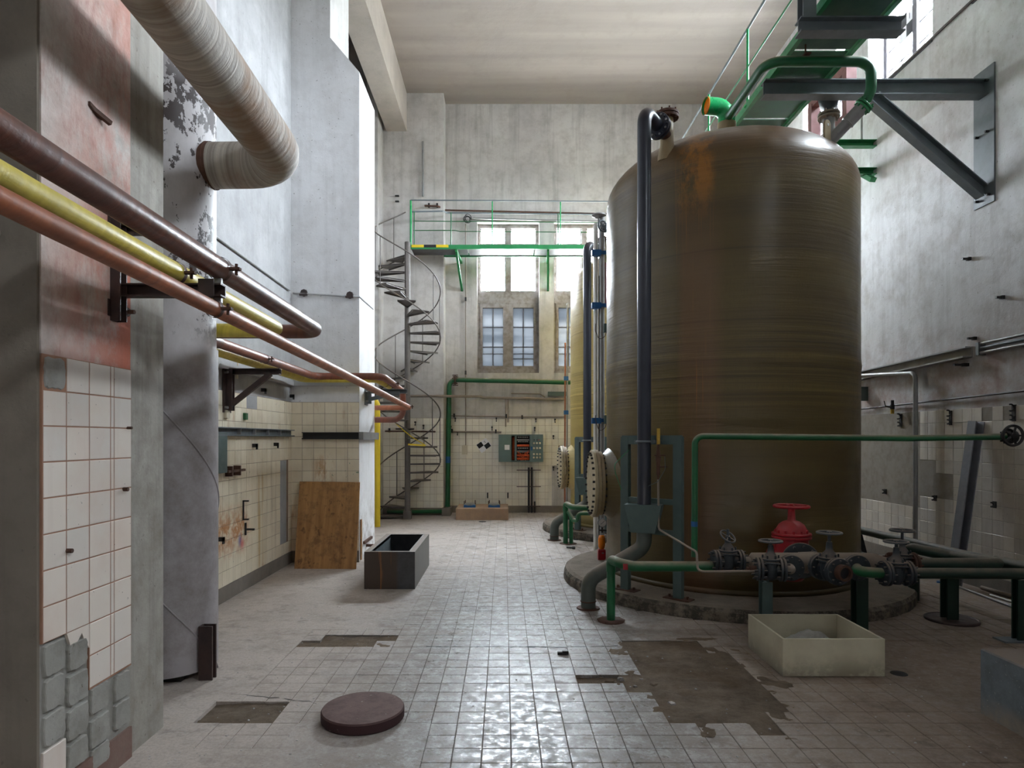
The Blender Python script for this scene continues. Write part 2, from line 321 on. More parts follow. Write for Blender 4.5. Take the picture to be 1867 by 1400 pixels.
def boxmat():
    m = NT('dark_fibre_cement'); o = m.xyz()
    c = m.mix(m.ramp(m.noise(6, 5, .7), .4, .65), srgb(72, 72, 74), srgb(54, 52, 52))
    b = m.math('MULTIPLY', m.ramp(o[0], -1.16, -1.13, 1, 0), m.ramp(m.noise(5, 5, .7, off=3), .25, .42)); c = m.mix(m.math('MULTIPLY', b, .85), c, srgb(70, 54, 42))
    s = m.ramp(m.noise(13, 4, .6, stretch=(1, .3, .05), off=8), .60, .68); s = m.math('MULTIPLY', s, m.ramp(o[0], -1.14, -1.11, .8, 0)); c = m.mix(s, c, srgb(150, 100, 52))
    s2 = m.n('ShaderNodeSeparateXYZ'); m.l(m.nor, s2.inputs[0]); sd = m.ramp(s2.outputs[0], .5, .9, 0, .75); c = m.mix(sd, c, srgb(128, 124, 120))
    up = m.ramp(s2.outputs[2], .5, .9, 0, .8); c = m.mix(up, c, srgb(150, 138, 126))
    m.col(c); m.rough(.6); m.bump(m.noise(30, 4), .2, .004); return m.m
M['trough'] = boxmat()
def marble():
    m = NT('cream_plastic_sheet'); o = m.xyz()
    c = m.mix(m.ramp(m.noise(2.2, 5, .6), .4, .65), srgb(206, 200, 178), srgb(186, 178, 154))
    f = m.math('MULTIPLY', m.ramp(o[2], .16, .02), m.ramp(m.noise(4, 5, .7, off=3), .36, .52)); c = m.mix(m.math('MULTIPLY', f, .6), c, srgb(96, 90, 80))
    c = m.mix(m.ramp(m.noise(11, 6, .8, off=6), .64, .7, 0, .4), c, srgb(96, 80, 60))
    m.col(c); m.rough(.4); return m.m
M['marble'] = marble()
def terraz():
    m = NT('blue_grey_terrazzo'); o = m.xyz()
    c = m.mix(m.ramp(m.noise(4, 6, .7), .4, .66), srgb(118, 128, 136), srgb(90, 96, 102))
    c = m.mix(m.ramp(m.noise(60, 2, .5), .68, .72, 0, .9), c, srgb(172, 172, 170))
    f = m.math('MULTIPLY', m.ramp(o[2], .13, .03), m.ramp(m.noise(5, 5, .7), .3, .55)); c = m.mix(f, c, srgb(150, 140, 128))
    s2 = m.n('ShaderNodeSeparateXYZ'); m.l(m.nor, s2.inputs[0]); up = m.ramp(s2.outputs[2], .5, .9, 0, .85); c = m.mix(up, c, srgb(128, 110, 96))
    m.col(c); m.rough(.6); return m.m
M['terraz'] = terraz()
def ductmat():
    m = NT('peeling_duct_paint'); o = m.xyz()
    c = m.mix(m.ramp(m.noise(2.5, 6, .7, stretch=(1, 1, .5)), .4, .66), srgb(196, 192, 194), srgb(168, 162, 162))
    low = m.ramp(o[2], 2.25, 2.05); lowc = m.mix(m.ramp(m.noise(3.5, 6, .75, off=6), .4, .66), srgb(158, 152, 154), srgb(128, 120, 118))
    c = m.mix(low, c, lowc)
    mask = m.math('ADD', m.noise(16, 5, .7, stretch=(1, 1, .7), off=2), m.math('MULTIPLY', m.noise(1.6, 3, .5, off=8), .55))
    f = m.math('MULTIPLY', m.ramp(mask, .815, .835), m.math('MULTIPLY', m.ramp(o[2], 2.25, 2.5), m.ramp(o[2], 4.2, 3.95)))
    c = m.mix(f, c, srgb(52, 40, 38))
    m.col(c); m.rough(.5); m.bump(m.math('ADD', m.math('MULTIPLY', f, -1), m.noise(8, 5)), .4, .006); return m.m
M['duct'] = ductmat()
def slabmat():
    m = NT('plinth_concrete')
    c = m.mix(m.ramp(m.noise(3, 6, .7), .4, .66), srgb(134, 122, 108), srgb(108, 96, 84))
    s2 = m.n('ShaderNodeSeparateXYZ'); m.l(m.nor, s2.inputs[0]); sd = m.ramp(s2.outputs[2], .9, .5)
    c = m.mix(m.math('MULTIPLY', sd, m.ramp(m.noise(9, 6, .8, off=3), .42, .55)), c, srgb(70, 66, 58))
    m.col(c); m.rough(.9); m.bump(m.noise(16, 6, .75), .6, .03); return m.m
M['plinth'] = slabmat()
def ironoxide():
    m = NT('red_brown_cover'); c = m.mix(m.ramp(m.noise(8, 6, .75), .42, .66), srgb(108, 84, 80), srgb(84, 62, 58))
    s2 = m.n('ShaderNodeSeparateXYZ'); m.l(m.nor, s2.inputs[0]); sd = m.ramp(s2.outputs[2], .8, .4); c = m.mix(sd, c, srgb(56, 30, 32))
    c = m.mix(m.ramp(m.noise(24, 3, .6, off=4), .68, .72, 0, .5), c, srgb(170, 160, 152)); m.col(c); m.rough(.8); m.bump(m.noise(60, 4), .3, .004); return m.m
M['cover'] = ironoxide()
M['pedestal'] = plaster('ochre_pedestal_concrete', srgb(176, 148, 122), srgb(158, 128, 104), srgb(134, 116, 108), .6, .2)
M['base'] = plaster('grey_base_band', srgb(140, 132, 122), srgb(120, 112, 104), srgb(100, 92, 86), .5, .2)
M['base_red'] = plaster('red_brown_base', srgb(128, 98, 88), srgb(112, 86, 78), srgb(140, 126, 116), .5, .1)
def glassmat(name, frosted):
    m = bpy.data.materials.new(name); m.use_nodes = True; t = m.node_tree; t.nodes.clear()
    o = t.nodes.new('ShaderNodeOutputMaterial')
    g = t.nodes.new('ShaderNodeBsdfGlossy'); g.inputs['Roughness'].default_value = .08; g.inputs['Color'].default_value = (1, 1, 1, 1)
    mx = t.nodes.new('ShaderNodeMixShader'); mx.inputs[0].default_value = .06
    if frosted:
        a = t.nodes.new('ShaderNodeBsdfTranslucent'); n = t.nodes.new('ShaderNodeTexNoise'); n.inputs['Scale'].default_value = 1.0
        ge = t.nodes.new('ShaderNodeNewGeometry'); vm = t.nodes.new('ShaderNodeVectorMath'); vm.operation = 'MULTIPLY'; vm.inputs[1].default_value = (.4, .4, 3.5)
        t.links.new(ge.outputs['Position'], vm.inputs[0]); t.links.new(vm.outputs[0], n.inputs['Vector'])
        r = t.nodes.new('ShaderNodeValToRGB'); r.color_ramp.elements[0].color = (.046, .051, .056, 1); r.color_ramp.elements[0].position = .35
        r.color_ramp.elements[1].color = (.078, .083, .088, 1); r.color_ramp.elements[1].position = .65
        t.links.new(n.outputs['Fac'], r.inputs[0]); t.links.new(r.outputs[0], a.inputs['Color'])
    else:
        a = t.nodes.new('ShaderNodeBsdfTransparent'); a.inputs['Color'].default_value = (.86, .9, .92, 1)
    t.links.new(a.outputs[0], mx.inputs[1]); t.links.new(g.outputs[0], mx.inputs[2]); t.links.new(mx.outputs[0], o.inputs[0]); return m
M['glass'] = glassmat('clear_window_glass', False); M['frost'] = glassmat('dirty_wired_glass', True)
# ---------------- mesh helpers ----------------
def wloc(o):
    v = Vector((0, 0, 0))
    while o is not None: v = v + o.location; o = o.parent
    return v
class MB:
    def __init__(s): s.v = []; s.f = []; s.sm = []; s.uv = []; s.mi = []
    def _add(s, vs, fs, smooth=False, uvs=None, T=None, mi=0):
        b = len(s.v)
        for p in vs: s.v.append(tuple(T @ Vector(p)) if T is not None else tuple(p))
        for i, f in enumerate(fs):
            s.f.append([b+k for k in f]); s.sm.append(smooth); s.mi.append(mi)
            s.uv.append(uvs[i] if uvs else [(0, 0)]*len(f))
        return s
    def box(s, x0, x1, y0, y1, z0, z1, T=None, mi=0):
        if x0 > x1: x0, x1 = x1, x0
        if y0 > y1: y0, y1 = y1, y0
        if z0 > z1: z0, z1 = z1, z0
        vs = [(x0, y0, z0), (x1, y0, z0), (x1, y1, z0), (x0, y1, z0), (x0, y0, z1), (x1, y0, z1), (x1, y1, z1), (x0, y1, z1)]
        return s._add(vs, [(0, 3, 2, 1), (4, 5, 6, 7), (0, 1, 5, 4), (1, 2, 6, 5), (2, 3, 7, 6), (3, 0, 4, 7)], T=T, mi=mi)
    def bevbox(s, x0, x1, y0, y1, z0, z1, c, T=None, mi=0):
        "box whose upright edges and top edge are chamfered by c"
        def ring(a, z): return [(x0+a+c*0, y0+a, z), (x1-a, y0+a, z), (x1-a, y1-a, z), (x0+a, y1-a, z)]
        vs = ring(0, z0)+ring(0, z1-c)+ring(c, z1)
        fs = [(3, 2, 1, 0), (8, 9, 10, 11)]
        for r in (0, 4):
            for k in range(4): fs.append((r+k, r+(k+1) % 4, r+4+(k+1) % 4, r+4+k))
        return s._add(vs, fs, T=T, mi=mi)
    def bar(s, p0, p1, w, h, up=(0, 0, 1), mi=0):
        "rectangular bar from p0 to p1, w across, h along up"
        p0 = Vector(p0); p1 = Vector(p1); d = (p1-p0); L = d.length; d.normalize(); up = Vector(up)
        side = d.cross(up)
        if side.length < 1e-4: side = d.cross(Vector((1, 0, 0)))
        side.normalize(); u = side.cross(d).normalized()
        T = Matrix.Translation(p0) @ Matrix((side, d, u)).transposed().to_4x4()
        return s.box(-w/2, w/2, 0, L, -h/2, h/2, T=T, mi=mi)
    def prof(s, p0, p1, pts, up=(0, 0, 1), mi=0):
        "closed 2d profile (side, up) swept straight from p0 to p1"
        p0 = Vector(p0); p1 = Vector(p1); d = (p1-p0).normalized(); up = Vector(up); side = d.cross(up)
        if side.length < 1e-4: side = d.cross(Vector((1, 0, 0)))
        side.normalize(); u = side.cross(d).normalized(); n = len(pts)
        vs = [p+side*a+u*b for p in (p0, p1) for a, b in pts]
        fs = [(k, (k+1) % n, n+(k+1) % n, n+k) for k in range(n)]
        fs += [tuple(range(n-1, -1, -1)), tuple(range(n, 2*n))]
        return s._add(vs, fs, mi=mi)
    def ibeam(s, p0, p1, w, h, t, up=(0, 0, 1)):
        a = w/2; b = h/2; q = t/2
        return s.prof(p0, p1, [(-a, -b), (a, -b), (a, -b+t), (q, -b+t), (q, b-t), (a, b-t), (a, b), (-a, b), (-a, b-t), (-q, b-t), (-q, -b+t), (-a, -b+t)], up)
    def cchan(s, p0, p1, w, h, t, up=(0, 0, 1)):
        a = w/2; b = h/2
        return s.prof(p0, p1, [(-a, -b), (a, -b), (a, -b+t), (-a+t, -b+t), (-a+t, b-t), (a, b-t), (a, b), (-a, b)], up)
    def tube(s, path, r, seg=16, bend=None, cap=True, mi=0, closed=False):
        "round tube; corners rounded with radius bend"
        pts = [Vector(p) for p in path]
        if bend:
            q = [pts[0]]
            for i in range(1, len(pts)-1):
                a, b, c = pts[i-1], pts[i], pts[i+1]; u = (a-b); v = (c-b); lu = u.length; lv = v.length; u.normalize(); v.normalize()
                ang = u.angle(v)
                if ang > PI-.02: q.append(b); continue
                t = min(bend/math.tan(ang/2), lu*.49, lv*.49); R = t*math.tan(ang/2)
                ctr = b+(u+v).normalized()*(R/math.sin(ang/2)); s0 = b+u*t-ctr; s1 = b+v*t-ctr; th = s0.angle(s1); ax = s0.cross(s1).normalized()
                n = max(3, int(th/0.22))
                for k in range(n+1): q.append(ctr+Matrix.Rotation(th*k/n, 3, ax) @ s0)
            q.append(pts[-1]); pts = q
        n = len(pts); rr = r if isinstance(r, (list, tuple)) else [r]*n
        if closed: pts = pts+[pts[0]]; rr = list(rr)+[rr[0]]; n += 1
        tan = []
        for i in range(n):
            if closed: a = pts[(i-1) % (n-1)]; b = pts[(i+1) % (n-1)] if i < n-1 else pts[1]
            else: a = pts[max(0, i-1)]; b = pts[min(n-1, i+1)]
            tan.append((b-a).normalized())
        nrm = tan[0].orthogonal().normalized(); rings = []; L = 0; Ls = []
        for i in range(n):
            if i:
                L += (pts[i]-pts[i-1]).length
                q = tan[i-1].rotation_difference(tan[i]); nrm = q @ nrm
            Ls.append(L); bn = tan[i].cross(nrm).normalized()
            rings.append([pts[i]+(nrm*math.cos(2*PI*k/seg)+bn*math.sin(2*PI*k/seg))*rr[i] for k in range(seg)])
        vs = [p for R_ in rings for p in R_]; fs = []; uv = []
        for i in range(n-1):
            for k in range(seg):
                k2 = (k+1) % seg; fs.append((i*seg+k, i*seg+k2, (i+1)*seg+k2, (i+1)*seg+k))
                uv.append([(k/seg, Ls[i]), ((k+1)/seg, Ls[i]), ((k+1)/seg, Ls[i+1]), (k/seg, Ls[i+1])])
        s._add(vs, fs, True, uv, mi=mi)
        if cap and not closed:
            s._add(rings[0], [tuple(range(seg-1, -1, -1))], mi=mi); s._add(rings[-1], [tuple(range(seg))], mi=mi)
        return s
    def cyl(s, p0, p1, r0, r1=None, seg=20, cap=True, mi=0):
        r1 = r0 if r1 is None else r1
        return s.tube([p0, p1], [r0, r1], seg, cap=cap, mi=mi)
    def lathe(s, c, prof, seg=32, axis=(0, 0, 1), hard=True, mi=0):
        "profile [(r, h)...] turned about axis through c; hard = flat shaded steps kept crisp"
        c = Vector(c); ax = Vector(axis).normalized(); u = ax.orthogonal().normalized(); w = ax.cross(u)
        def ring(r, h): return [c+ax*h+(u*math.cos(2*PI*k/seg)+w*math.sin(2*PI*k/seg))*r for k in range(seg)]
        if hard:
            for (r0, h0), (r1, h1) in zip(prof, prof[1:]):
                vs = ring(r0, h0)+ring(r1, h1)
                if r0 < 1e-5: s._add([c+ax*h0]+ring(r1, h1), [(0, 1+k, 1+(k+1) % seg) for k in range(seg)][::1], False, mi=mi); continue
                if r1 < 1e-5: s._add(ring(r0, h0)+[c+ax*h1], [(k, (k+1) % seg, seg) for k in range(seg)], False, mi=mi); continue
                s._add(vs, [(k, (k+1) % seg, seg+(k+1) % seg, seg+k) for k in range(seg)], True, mi=mi)
        else:
            vs = []; fs = []
            for r, h in prof: vs += ring(max(r, 1e-4), h)
            for i in range(len(prof)-1):
                fs += [(i*seg+k, i*seg+(k+1) % seg, (i+1)*seg+(k+1) % seg, (i+1)*seg+k) for k in range(seg)]
            s._add(vs, fs, True, mi=mi)
        return s
    def torus(s, c, axis, R, r, seg=32, rs=8, mi=0):
        c = Vector(c); ax = Vector(axis).normalized(); u = ax.orthogonal().normalized(); w = ax.cross(u)
        return s.tube([c+(u*math.cos(2*PI*k/seg)+w*math.sin(2*PI*k/seg))*R for k in range(seg)], r, rs, closed=True, mi=mi)
    def bolts(s, c, axis, R, n, r, L, off=0.0, mi=0):
        c = Vector(c); ax = Vector(axis).normalized(); u = ax.orthogonal().normalized(); w = ax.cross(u)
        for k in range(n):
            a = 2*PI*(k+off)/n; p = c+(u*math.cos(a)+w*math.sin(a))*R
            s.cyl(p-ax*L/2, p+ax*L/2, r, seg=6, mi=mi)
        return s
    def poly(s, pts, d, mi=0):
        "planar polygon given by 3d points, extruded by vector d"
        n = len(pts); d = Vector(d); vs = [Vector(p) for p in pts]+[Vector(p)+d for p in pts]
        fs = [tuple(range(n)), tuple(range(2*n-1, n-1, -1))]+[(k, n+k, n+(k+1) % n, (k+1) % n) for k in range(n)]
        return s._add(vs, fs, mi=mi)
    def mesh(s, name, mats, origin=(0, 0, 0), fix=True):
        me = bpy.data.meshes.new(name); o = Vector(origin)
        me.from_pydata([tuple(Vector(v)-o) for v in s.v], [], s.f)
        if isinstance(mats, str): mats = [mats]
        for k in mats: me.materials.append(M[k])
        me.polygons.foreach_set('use_smooth', s.sm); me.polygons.foreach_set('material_index', s.mi)
        uvl = me.uv_layers.new(name='UVMap'); flat = []
        for u in s.uv:
            for a in u: flat += [a[0], a[1]]
        uvl.data.foreach_set('uv', flat)
        me.update()
        return me
    def build(s, name, mats, parent=None, label=None, cat=None, group=None, kind=None, origin=None):
        if origin is None:
            if parent is not None: origin = wloc(parent)
            elif kind in ('structure',): origin = Vector((0, 0, 0))
            else:
                xs = [v[0] for v in s.v]; ys = [v[1] for v in s.v]; zs = [v[2] for v in s.v]
                origin = Vector(((min(xs)+max(xs))/2, (min(ys)+max(ys))/2, min(zs)))
        me = s.mesh(name, mats, origin)
        import bmesh as _bm
        b = _bm.new(); b.from_mesh(me); _bm.ops.recalc_face_normals(b, faces=b.faces); b.to_mesh(me); b.free()
        o = bpy.data.objects.new(name, me); COL.objects.link(o)
        if parent is not None: o.parent = parent
        else: o.location = origin
        for k, v in (('label', label), ('category', cat), ('group', group), ('kind', kind)):
            if v: o[k] = v
        return o
def thing(name, label, cat, loc=(0, 0, 0), group=None):
    o = bpy.data.objects.new(name, None); COL.objects.link(o); o.location = Vector(loc); o.empty_display_size = .1
    o['label'] = label; o['category'] = cat
    if group: o['group'] = group
    return o
def copy_tree(o, d, label=None, parent=None):
    c = o.copy(); COL.objects.link(c)
    if parent is None: c.location = o.location+Vector(d)
    else: c.parent = parent
    if label: c['label'] = label
    for ch in list(o.children): copy_tree(ch, d, None, c)
    return c
def inst(name, me, loc, parent, rot=None, scale=None):
    o = bpy.data.objects.new(name, me); COL.objects.link(o); o.parent = parent; o.location = loc
    if rot is not None: o.rotation_euler = rot
    if scale is not None: o.scale = scale
    return o
# ---------------- room shell ----------------
def struct(mb, name, mat, parent=None, label=None):
    return mb.build(name, mat, parent, label=label, kind='structure' if parent is None else None)
def wall_grid(us, vs, holes, mk):
    us = sorted(set([u for h in holes for u in h[:2]]+list(us))); vs = sorted(set([v for h in holes for v in h[2:]]+list(vs)))
    for a, b in zip(us, us[1:]):
        col = []
        for c, d in zip(vs, vs[1:]):
            if any(h[0] <= a and b <= h[1] and h[2] <= c and d <= h[3] for h in holes): col.append(None)
            else: col.append((c, d))
        run = None
        for s in col+[None]:
            if s and run: run = (run[0], s[1])
            elif s: run = s
            elif run: mk(a, b, *run); run = None
# floor base
fl = MB(); fl.box(XL-.4, XR+.4, YF, YB+.4, -.25, -.022)
floor = struct(fl, 'floor', 'rubble', label='dusty grey tiled factory floor with broken patches')
cl = MB(); cl.box(XL-.4, XR+.4, YF-.3, YB+.4, ZC, ZC+.3); struct(cl, 'ceiling', 'ceil2', label='bare board-marked concrete ceiling')
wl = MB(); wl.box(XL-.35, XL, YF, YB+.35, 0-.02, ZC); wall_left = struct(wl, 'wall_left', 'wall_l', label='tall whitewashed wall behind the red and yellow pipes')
wf = MB(); wf.box(XL-.35, XR+.4, YF-.3, YF, 0, ZC); struct(wf, 'wall_front', 'wall_b')
wb_ = MB(); wall_grid((XL-.35, XR+.4), (-.02, ZC), [(a, b, BZ0, BZ1) for a, b in BWIN], lambda a, b, c, d: wb_.box(a, b, YB, YB+.35, c, d))
wall_back = struct(wb_, 'wall_back', 'wall_b', label='end wall with two tall windows over a tiled lower half')
wr = MB(); wall_grid((YF, YB+.35), (-.02, ZC), [(a, b, RZ0, RZ1) for a, b in RWIN], lambda a, b, c, d: wr.box(XR, XR+.4, a, b, c, d))
wall_right = struct(wr, 'wall_right', 'wall_r', label='stained pale wall right of the tanks with high windows')
# piers: cut-back head above a sloped shoulder
def pier(y0, y1, x1, mat, label):
    m = MB(); m.poly([(XL, y0, -.02), (x1, y0, -.02), (x1, y0, 6.4), (x1-.38, y0, 6.85), (x1-.38, y0, ZC), (XL, y0, ZC)], (0, y1-y0, 0))
    return struct(m, 'trim_1', mat, label=label)
pier1 = pier(2.656, 3.63, -1.905, 'render', 'nearest pier, grey render with red wash and white tiles'); 
pier2 = pier(8.48, 9.48, -1.89, 'wall_l2', 'white pier behind the leaning plywood sheet'); pier2.name = 'trim_2'
m = MB(); m.box(XL, -2.56, 13.15, YP, -.02, ZC); m.box(XL, -1.28, YP, YB, -.02, ZC)
pier3 = struct(m, 'trim_3', 'wall_b', label='shallow pier behind the spiral stair')
m = MB(); m.box(-2.49, -2.06, YF, YP, 8.12, ZC); struct(m, 'trim_4', 'ceil', label='concrete beam running along the top of the left wall')
# dark render on the face of the nearest pier that looks at the camera
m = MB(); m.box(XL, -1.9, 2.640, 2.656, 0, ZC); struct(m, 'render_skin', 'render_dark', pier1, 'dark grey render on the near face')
m = MB(); m.box(-1.905, -1.893, 2.656, 3.29, 1.95, ZC); struct(m, 'wash_coat', 'pink', pier1, 'flaking red-brown wash above the white tiles')
# haunch where ceiling and right wall meet
m = MB(); n = 8; A = []; 
for j, yy in enumerate([YB, 13, 12, 11, 10, 8.5, 7]):
    k = (YB-yy)/4.2; w_ = min(1.0, k*.85)+.02
    A.append([(XR-w_+w_*math.sin(t*PI/2/n), yy, ZC-w_*.9*(1-math.cos(t*PI/2/n))) for t in range(n+1)])
vs = [p for r in A for p in r]; fs = [(i*(n+1)+k, i*(n+1)+k+1, (i+1)*(n+1)+k+1, (i+1)*(n+1)+k) for i in range(len(A)-1) for k in range(n)]
# ledge (cornice) above the tiled zone of the left wall and the pier
m = MB()
for z0, z1, t in ((2.30, 2.36, .05), (2.36, 2.395, .035)):
    m.box(XL, XL+t, 3.63, 8.48, z0, z1); m.box(XL, -1.89, 8.48-t, 8.48, z0, z1)
struct(m, 'trim_5', 'wall_l', label='plaster ledge above the tiled part of the left wall')
# ---------------- wall tiles ----------------
def tile_mesh(name, mat, nrm, w, h, t=.008, g=.0035, c=.0025, tone=0):
    "unit tile centred on 0, front facing nrm ('x','-x','-y','z')"
    a = w/2-g/2; b = h/2-g/2
    def ring(i, d): return [(-a+i, -b+i, d), (a-i, -b+i, d), (a-i, b-i, d), (-a+i, b-i, d)]
    P3 = ring(0, 0)+ring(0, t-c)+ring(c, t); fs = [(8, 9, 10, 11)]
    for r in (0, 4):
        for k in range(4): fs.append((r+k, r+(k+1) % 4, r+4+(k+1) % 4, r+4+k))
    mp = {'x': lambda u, v, d: (d, u, v), '-x': lambda u, v, d: (-d, -u, v), '-y': lambda u, v, d: (u, -d, v), 'z': lambda u, v, d: (u, v, d)}[nrm]
    me = bpy.data.meshes.new(name); me.from_pydata([mp(*p) for p in P3], [], fs); me.materials.append(M[mat]); me.update(); return me
def jit(nrm, r, a=.006):
    if nrm in ('x', '-x'): return (0, r.uniform(-a, a), r.uniform(-a, a))
    if nrm == '-y': return (r.uniform(-a, a), 0, r.uniform(-a, a))
    return (r.uniform(-a, a), r.uniform(-a, a), 0)
def tile_wall(parent, nrm, mat, plane, u0, nu, v0, nv, w, h, skip=lambda u, v: False, seed=1, g=.0035):
    r = random.Random(seed); me = tile_mesh('tile', mat, nrm, w, h, g=g)
    for i in range(nu):
        for j in range(nv):
            u = u0+(i+.5)*w; v = v0+(j+.5)*h
            if skip(u, v): continue
            d = r.uniform(0, .0025)
            loc = {'x': (plane+d, u, v), '-x': (plane-d, u, v), '-y': (u, plane-d, v)}[nrm]
            inst('tile', me, loc, parent, jit(nrm, r))
def backing(x0, x1, y0, y1, z0, z1, parent, mat='grout'):
    m = MB(); m.box(x0, x1, y0, y1, z0, z1); return struct(m, 'grout_bed', mat, parent)
# left wall
backing(XL, XL+.0095, 5.3, 8.48, .15, 2.09, wall_left, 'grout')
lpatch = lambda y, z: (7.98 < y < 8.26 and .35 < z < 1.28) or (7.0 < y < 7.3 and 1.92 < z < 2.1)
tile_wall(wall_left, 'x', 'tile_l', XL+.004, 5.33, 21, .15, 13, .15, .149, lpatch, 2)
m = MB(); m.box(XL, XL+.010, 7.975, 8.265, .30, 1.34); m.box(XL, XL+.010, 6.98, 7.29, 1.94, 2.087); struct(m, 'plaster_patch', 'wall_l', wall_left, 'smooth grey patch where tiles were taken off')
m = MB(); m.box(XL, XL+.02, 3.63, 8.48, -.02, .15); m.box(XL, -1.89, 8.46, 8.48, -.02, .15); struct(m, 'baseboard_left', 'base', label='grey cement base band along the left wall')
# pier 2 face
backing(XL, -1.893, 8.4705, 8.48, .15, 2.09, pier2, 'grout')
tile_wall(pier2, '-y', 'tile_l', 8.476, XL, 6, .15, 13, .148, .149, seed=3)
# pier 3 and end wall
backing(-2.56, -1.283, YP-.0095, YP, .15, 2.05, pier3, 'grout'); tile_wall(pier3, '-y', 'tile_b', YP-.004, -2.56, 9, .15, 13, .1418, .146, seed=4)
backing(-1.28, 2.2, YB-.0095, YB, .15, 2.05, wall_back, 'grout')
bskip = lambda x, z: (x > .98 and z < 1.08) or (x > 1.25 and z < 1.5) or (x > 1.45)
tile_wall(wall_back, '-y', 'tile_b', YB-.004, -1.27, 20, .15, 13, .1445, .146, bskip, 5)
m = MB(); m.box(.98, 2.2, YB-.010, YB, .15, 1.05); m.box(1.27, 2.2, YB-.010, YB, 1.05, 1.48); m.box(1.47, 2.2, YB-.010, YB, 1.48, 2.05)
struct(m, 'plaster_patch', 'wall_b', wall_back, 'bare grey plaster where tiles are missing')
m = MB(); m.box(-1.28, XR, YB-.03, YB, -.02, .15); m.box(XL, -1.28, YP-.03, YP, -.02, .15); m.box(-1.28, -1.25, YP-.03, YB, -.02, .15)
struct(m, 'baseboard_back', 'base', label='grey cement base band along the end wall')
# right wall
backing(XR-.0095, XR, 5.2, 9.9, .15, 1.95, wall_right, 'grout_l')
def rskip(y, z):
    if y > 8.13 and .74 < z: return True
    if 7.5 < y < 8.13 and .85 < z < 1.4: return not (y < 7.75 and z > 1.25)
    return z > 1.8 and y < 7.0 and (int(y*7) % 2 == 0)
tile_wall(wall_right, '-x', 'tile_r', XR-.004, 5.85, 27, .15, 12, .15, .15, rskip, 6)
m = MB(); m.box(XR-.009, XR, 8.13, 9.9, .75, 1.95); m.box(XR-.009, XR, 7.65, 8.13, .9, 1.35); struct(m, 'plaster_patch', 'patch', wall_right, 'smooth whitewashed patch without tiles')
m = MB(); m.box(XR-.025, XR, 3.9, YB, -.02, .15); struct(m, 'baseboard_right', 'base', label='grey cement base band along the right wall')
# nearest pier: marble tiles, mortar pads, red base
ys = [2.660, 2.803, 2.958, 3.118, 3.146, 3.291]
zs = [1.96, 1.812]+[1.812-.149*k for k in range(1, 12)]
r = random.Random(11); cache = {}
backing(-1.905, -1.8897, 2.656, 3.291, .769, 1.96, pier1, 'grout_p'); backing(-1.905, -1.9, 2.656, 3.291, .05, .769, pier1, 'mortar'); backing(-1.905, -1.8897, 2.958, 3.291, .465, .769, pier1, 'grout_p')
for c in range(5):
    for k in range(12):
        z1 = zs[k]; z0 = zs[k+1]; keep = k < 8 if c < 2 else k < 10
        if c == 0 and k == 0: keep = False
        if c == 0 and k == 11: keep = True
        if not keep: continue
        w = ys[c+1]-ys[c]; h = z1-z0; key = (c, round(h, 3))
        if key not in cache: cache[key] = tile_mesh('tile', 'tile_p', 'x', w, h, t=.012, g=.0042)
        inst('tile', cache[key], (-1.9, (ys[c]+ys[c+1])/2, (z0+z1)/2), pier1, jit('x', r, .004))
# broken remnant of a tile in the second column
m = MB(); m.poly([(-1.9, 2.805, .768), (-1.9, 2.956, .768), (-1.9, 2.956, .66), (-1.9, 2.925, .70), (-1.9, 2.905, .742), (-1.9, 2.885, .722), (-1.9, 2.850, .69), (-1.9, 2.832, .70)], (.012, 0, 0))
struct(m, 'broken_tile', 'tile_p', pier1, 'jagged upper remnant of a broken white tile')
def pad(yc, zc, w, h, seed, t=.015):
    r = random.Random(seed); n = 24; o = []
    for k in range(n):
        a = 2*PI*k/n; ca, sa = math.cos(a), math.sin(a); s_ = (abs(ca)**9+abs(sa)**9)**(-1/9)*r.uniform(.90, 1.0)
        o.append((yc+ca*s_*w/2*1.04, zc+sa*s_*h/2*1.04))
    v = [(-1.9, y, z) for y, z in o]+[(-1.9+t*.7, yc+(y-yc)*.97, zc+(z-zc)*.97) for y, z in o]+[(-1.9+t, yc+(y-yc)*.91, zc+(z-zc)*.91) for y, z in o]+[(-1.9+t*r.uniform(.8, 1.1), yc, zc)]
    f = []
    for q in (0, n):
        f += [(q+k, q+(k+1) % n, q+n+(k+1) % n, q+n+k) for k in range(n)]
    f += [(2*n+k, 2*n+(k+1) % n, 3*n) for k in range(n)]
    m = MB(); m._add(v, f); return struct(m, 'mortar_pad', 'mortar', pier1)
pads = [(2.73, 1.885, .135, .135), (2.73, .69, .135, .14), (2.73, .545, .125, .14), (2.73, .40, .135, .135), (2.88, .655, .13, .13), (2.88, .51, .145, .14), (2.88, .36, .145, .14), (2.88, .22, .14, .12),
        (3.035, .40, .14, .13), (3.035, .25, .15, .14), (3.215, .39, .13, .13), (3.215, .25, .13, .13), (3.04, .13, .14, .10), (3.0, .02, .12, .08)]
for i, (y, z, w, h) in enumerate(pads): pad(y, z, w, h, 40+i)
m = MB(); m.box(-1.905, -1.885, 2.81, 3.291, -.02, .155); struct(m, 'baseboard_left_pier', 'base_red', label='red-brown base strip at the foot of the nearest pier'); bpy.data.objects['baseboard_left_pier'].name = 'baseboard_left.001'
